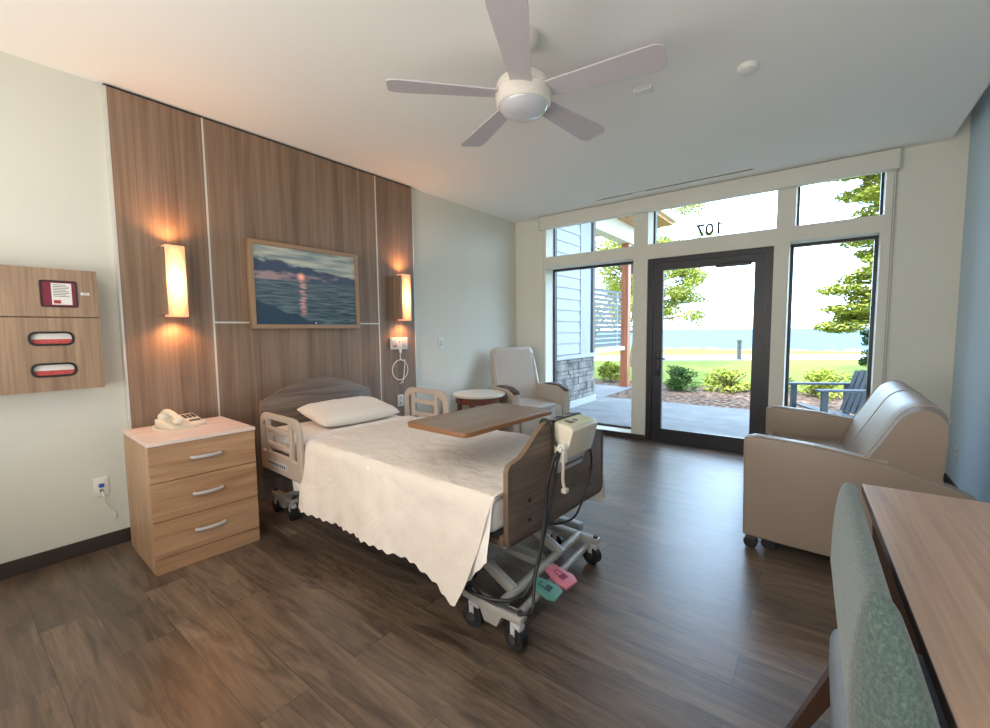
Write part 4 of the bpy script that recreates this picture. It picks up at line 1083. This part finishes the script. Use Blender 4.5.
tree('conifer_shrub','dark evergreen at right edge of the right window',4.95,12.0,2.3,.06,bl,M['leafD'],7000,.05,.3)
bl=[(random.uniform(-9,4),random.uniform(-.8,.8),random.uniform(.5,3.2),1.0,.6) for i in range(40)]
tree('distant_tree','distant green trees beyond the lawn at left',-13,22.0,3.5,.15,bl,M['leafB'],9000,.14,.4)
# outdoor chair (slatted), facing away to the sea
ad=thing('patio_chair','grey slatted outdoor armchair on the patio outside right window','outdoor chair',(3.53,1.42,-.03),math.radians(28))
# local: faces -x ... back at +x side
for i in range(6):
    y=-.25+.1*i
    zt=.86-.02*abs(i-2.5)
    MB().box(-.01,.01,y-.037,y+.037,0,zt-.30,.003,M=T(.24,0,.30)@RY(math.radians(17))).build('back_slat',M['adir'],ad,False)
MB().box(-.012,.012,-.3,.3,.05,.10,M=T(.26,0,.30)@RY(math.radians(17))).box(-.012,.012,-.3,.3,.36,.41,M=T(.262,0,.30)@RY(math.radians(17))).build('back_rail',M['adir'],ad,False)
for i in range(6):
    MB().box(-.035,.035,-.29,.29,-.01,.01,.002,M=T(-.25+.085*i,0,.37-.02*i)).build('seat_slat',M['adir'],ad,False)
for s in (-1,1):
    MB().box(-.36,.38,-.055,.055,-.012,.012,.004,M=T(0,s*.34,.62)).build('armrest',M['adir'],ad,False)
    MB().box(-.30,-.24,s*.33-.02,s*.33+.02,0,.61).build('leg',M['adir'],ad,False)
    MB().box(.30,.36,s*.33-.02,s*.33+.02,0,.61).build('leg',M['adir'],ad,False)

# ------------------------------------------------------------------ lights, world, camera
sc_=bpy.context.scene
w=D.worlds.new('World'); sc_.world=w; w.use_nodes=True; nt=w.node_tree; bg=nt.nodes['Background']
sky=N(nt,'ShaderNodeTexSky'); sky.sky_type='NISHITA'; sky.sun_disc=False; sky.sun_elevation=math.radians(44); sky.sun_rotation=math.radians(190); sky.altitude=0; sky.air_density=1; sky.dust_density=1.5; sky.ozone_density=1
hs_=N(nt,'ShaderNodeMix',data_type='RGBA'); hs_.inputs[0].default_value=.55; nt.links.new(sky.outputs[0],hs_.inputs[6]); hs_.inputs[7].default_value=(5.4,6.5,8.0,1)
nt.links.new(hs_.outputs[2],bg.inputs[0]); bg.inputs[1].default_value=1.25
def sunl(el,az,e,ang=.6):
    l=D.lights.new('sun','SUN'); l.energy=e; l.angle=math.radians(ang); l.color=(1,.95,.86)
    o=D.objects.new('sun',l); COL.objects.link(o)
    d=Vector((math.sin(az)*math.cos(el),math.cos(az)*math.cos(el),math.sin(el)))
    o.rotation_euler=d.to_track_quat('Z','Y').to_euler(); o['kind']='helper'
sunl(math.radians(43),math.radians(186),7.5)
def area(name,loc,rot,sx,sy,e,col=(1,1,1),portal=False):
    l=D.lights.new(name,'AREA'); l.shape='RECTANGLE'; l.size=sx; l.size_y=sy; l.energy=e; l.color=col
    if portal: l.cycles.is_portal=True
    o=D.objects.new(name,l); COL.objects.link(o); o.location=loc; o.rotation_euler=rot; o['kind']='helper'; return o
for a,b_,c,d in ops:
    area('portal',((a+b_)/2,WT+.02,(c+d)/2),(-PI/2,0,0),b_-a,d-c,1,portal=True)
# unseen fill lamps added behind the viewpoint to brighten the room, not real fixtures
area('overhead_fill',(2.1,-5.6,2.72),(math.radians(18),0,0),2.6,1.0,23,(1,.95,.88))
area('upward_fill',(2.3,-5.95,1.1),(math.radians(138),0,0),3.4,1.2,52,(1,.94,.88))
cd=D.cameras.new('cam'); cam=D.objects.new('cam',cd); COL.objects.link(cam); sc_.camera=cam
yaw,pitch,roll=[math.radians(v) for v in (-37.30451597,-4.38669057,-0.59386422)]
Fv=Vector((math.sin(yaw)*math.cos(pitch),math.cos(yaw)*math.cos(pitch),math.sin(pitch))); Rv=Vector((math.cos(yaw),-math.sin(yaw),0)); Uv=Rv.cross(Fv)
c_,s_r=math.cos(roll),math.sin(roll)
R2=Rv*c_+Uv*s_r; U2=Uv*c_-Rv*s_r
mw=Matrix.Identity(4)
for i in range(3):
    mw[i][0]=R2[i]; mw[i][1]=U2[i]; mw[i][2]=-Fv[i]
mw[0][3],mw[1][3],mw[2][3]=3.4325796,-5.00087268,1.28873845
cam.matrix_world=mw; cd.sensor_width=36; cd.lens=434.0/990*36; cd.clip_start=.05; cd.clip_end=6000
sc_.view_settings.view_transform='Standard'; sc_.view_settings.look='None'; sc_.view_settings.exposure=0.55; sc_.view_settings.gamma=1.08
sc_.cycles.max_bounces=10; sc_.cycles.diffuse_bounces=6; sc_.cycles.transparent_max_bounces=12; sc_.cycles.use_denoising=True
sc_.cycles.sample_clamp_indirect=8
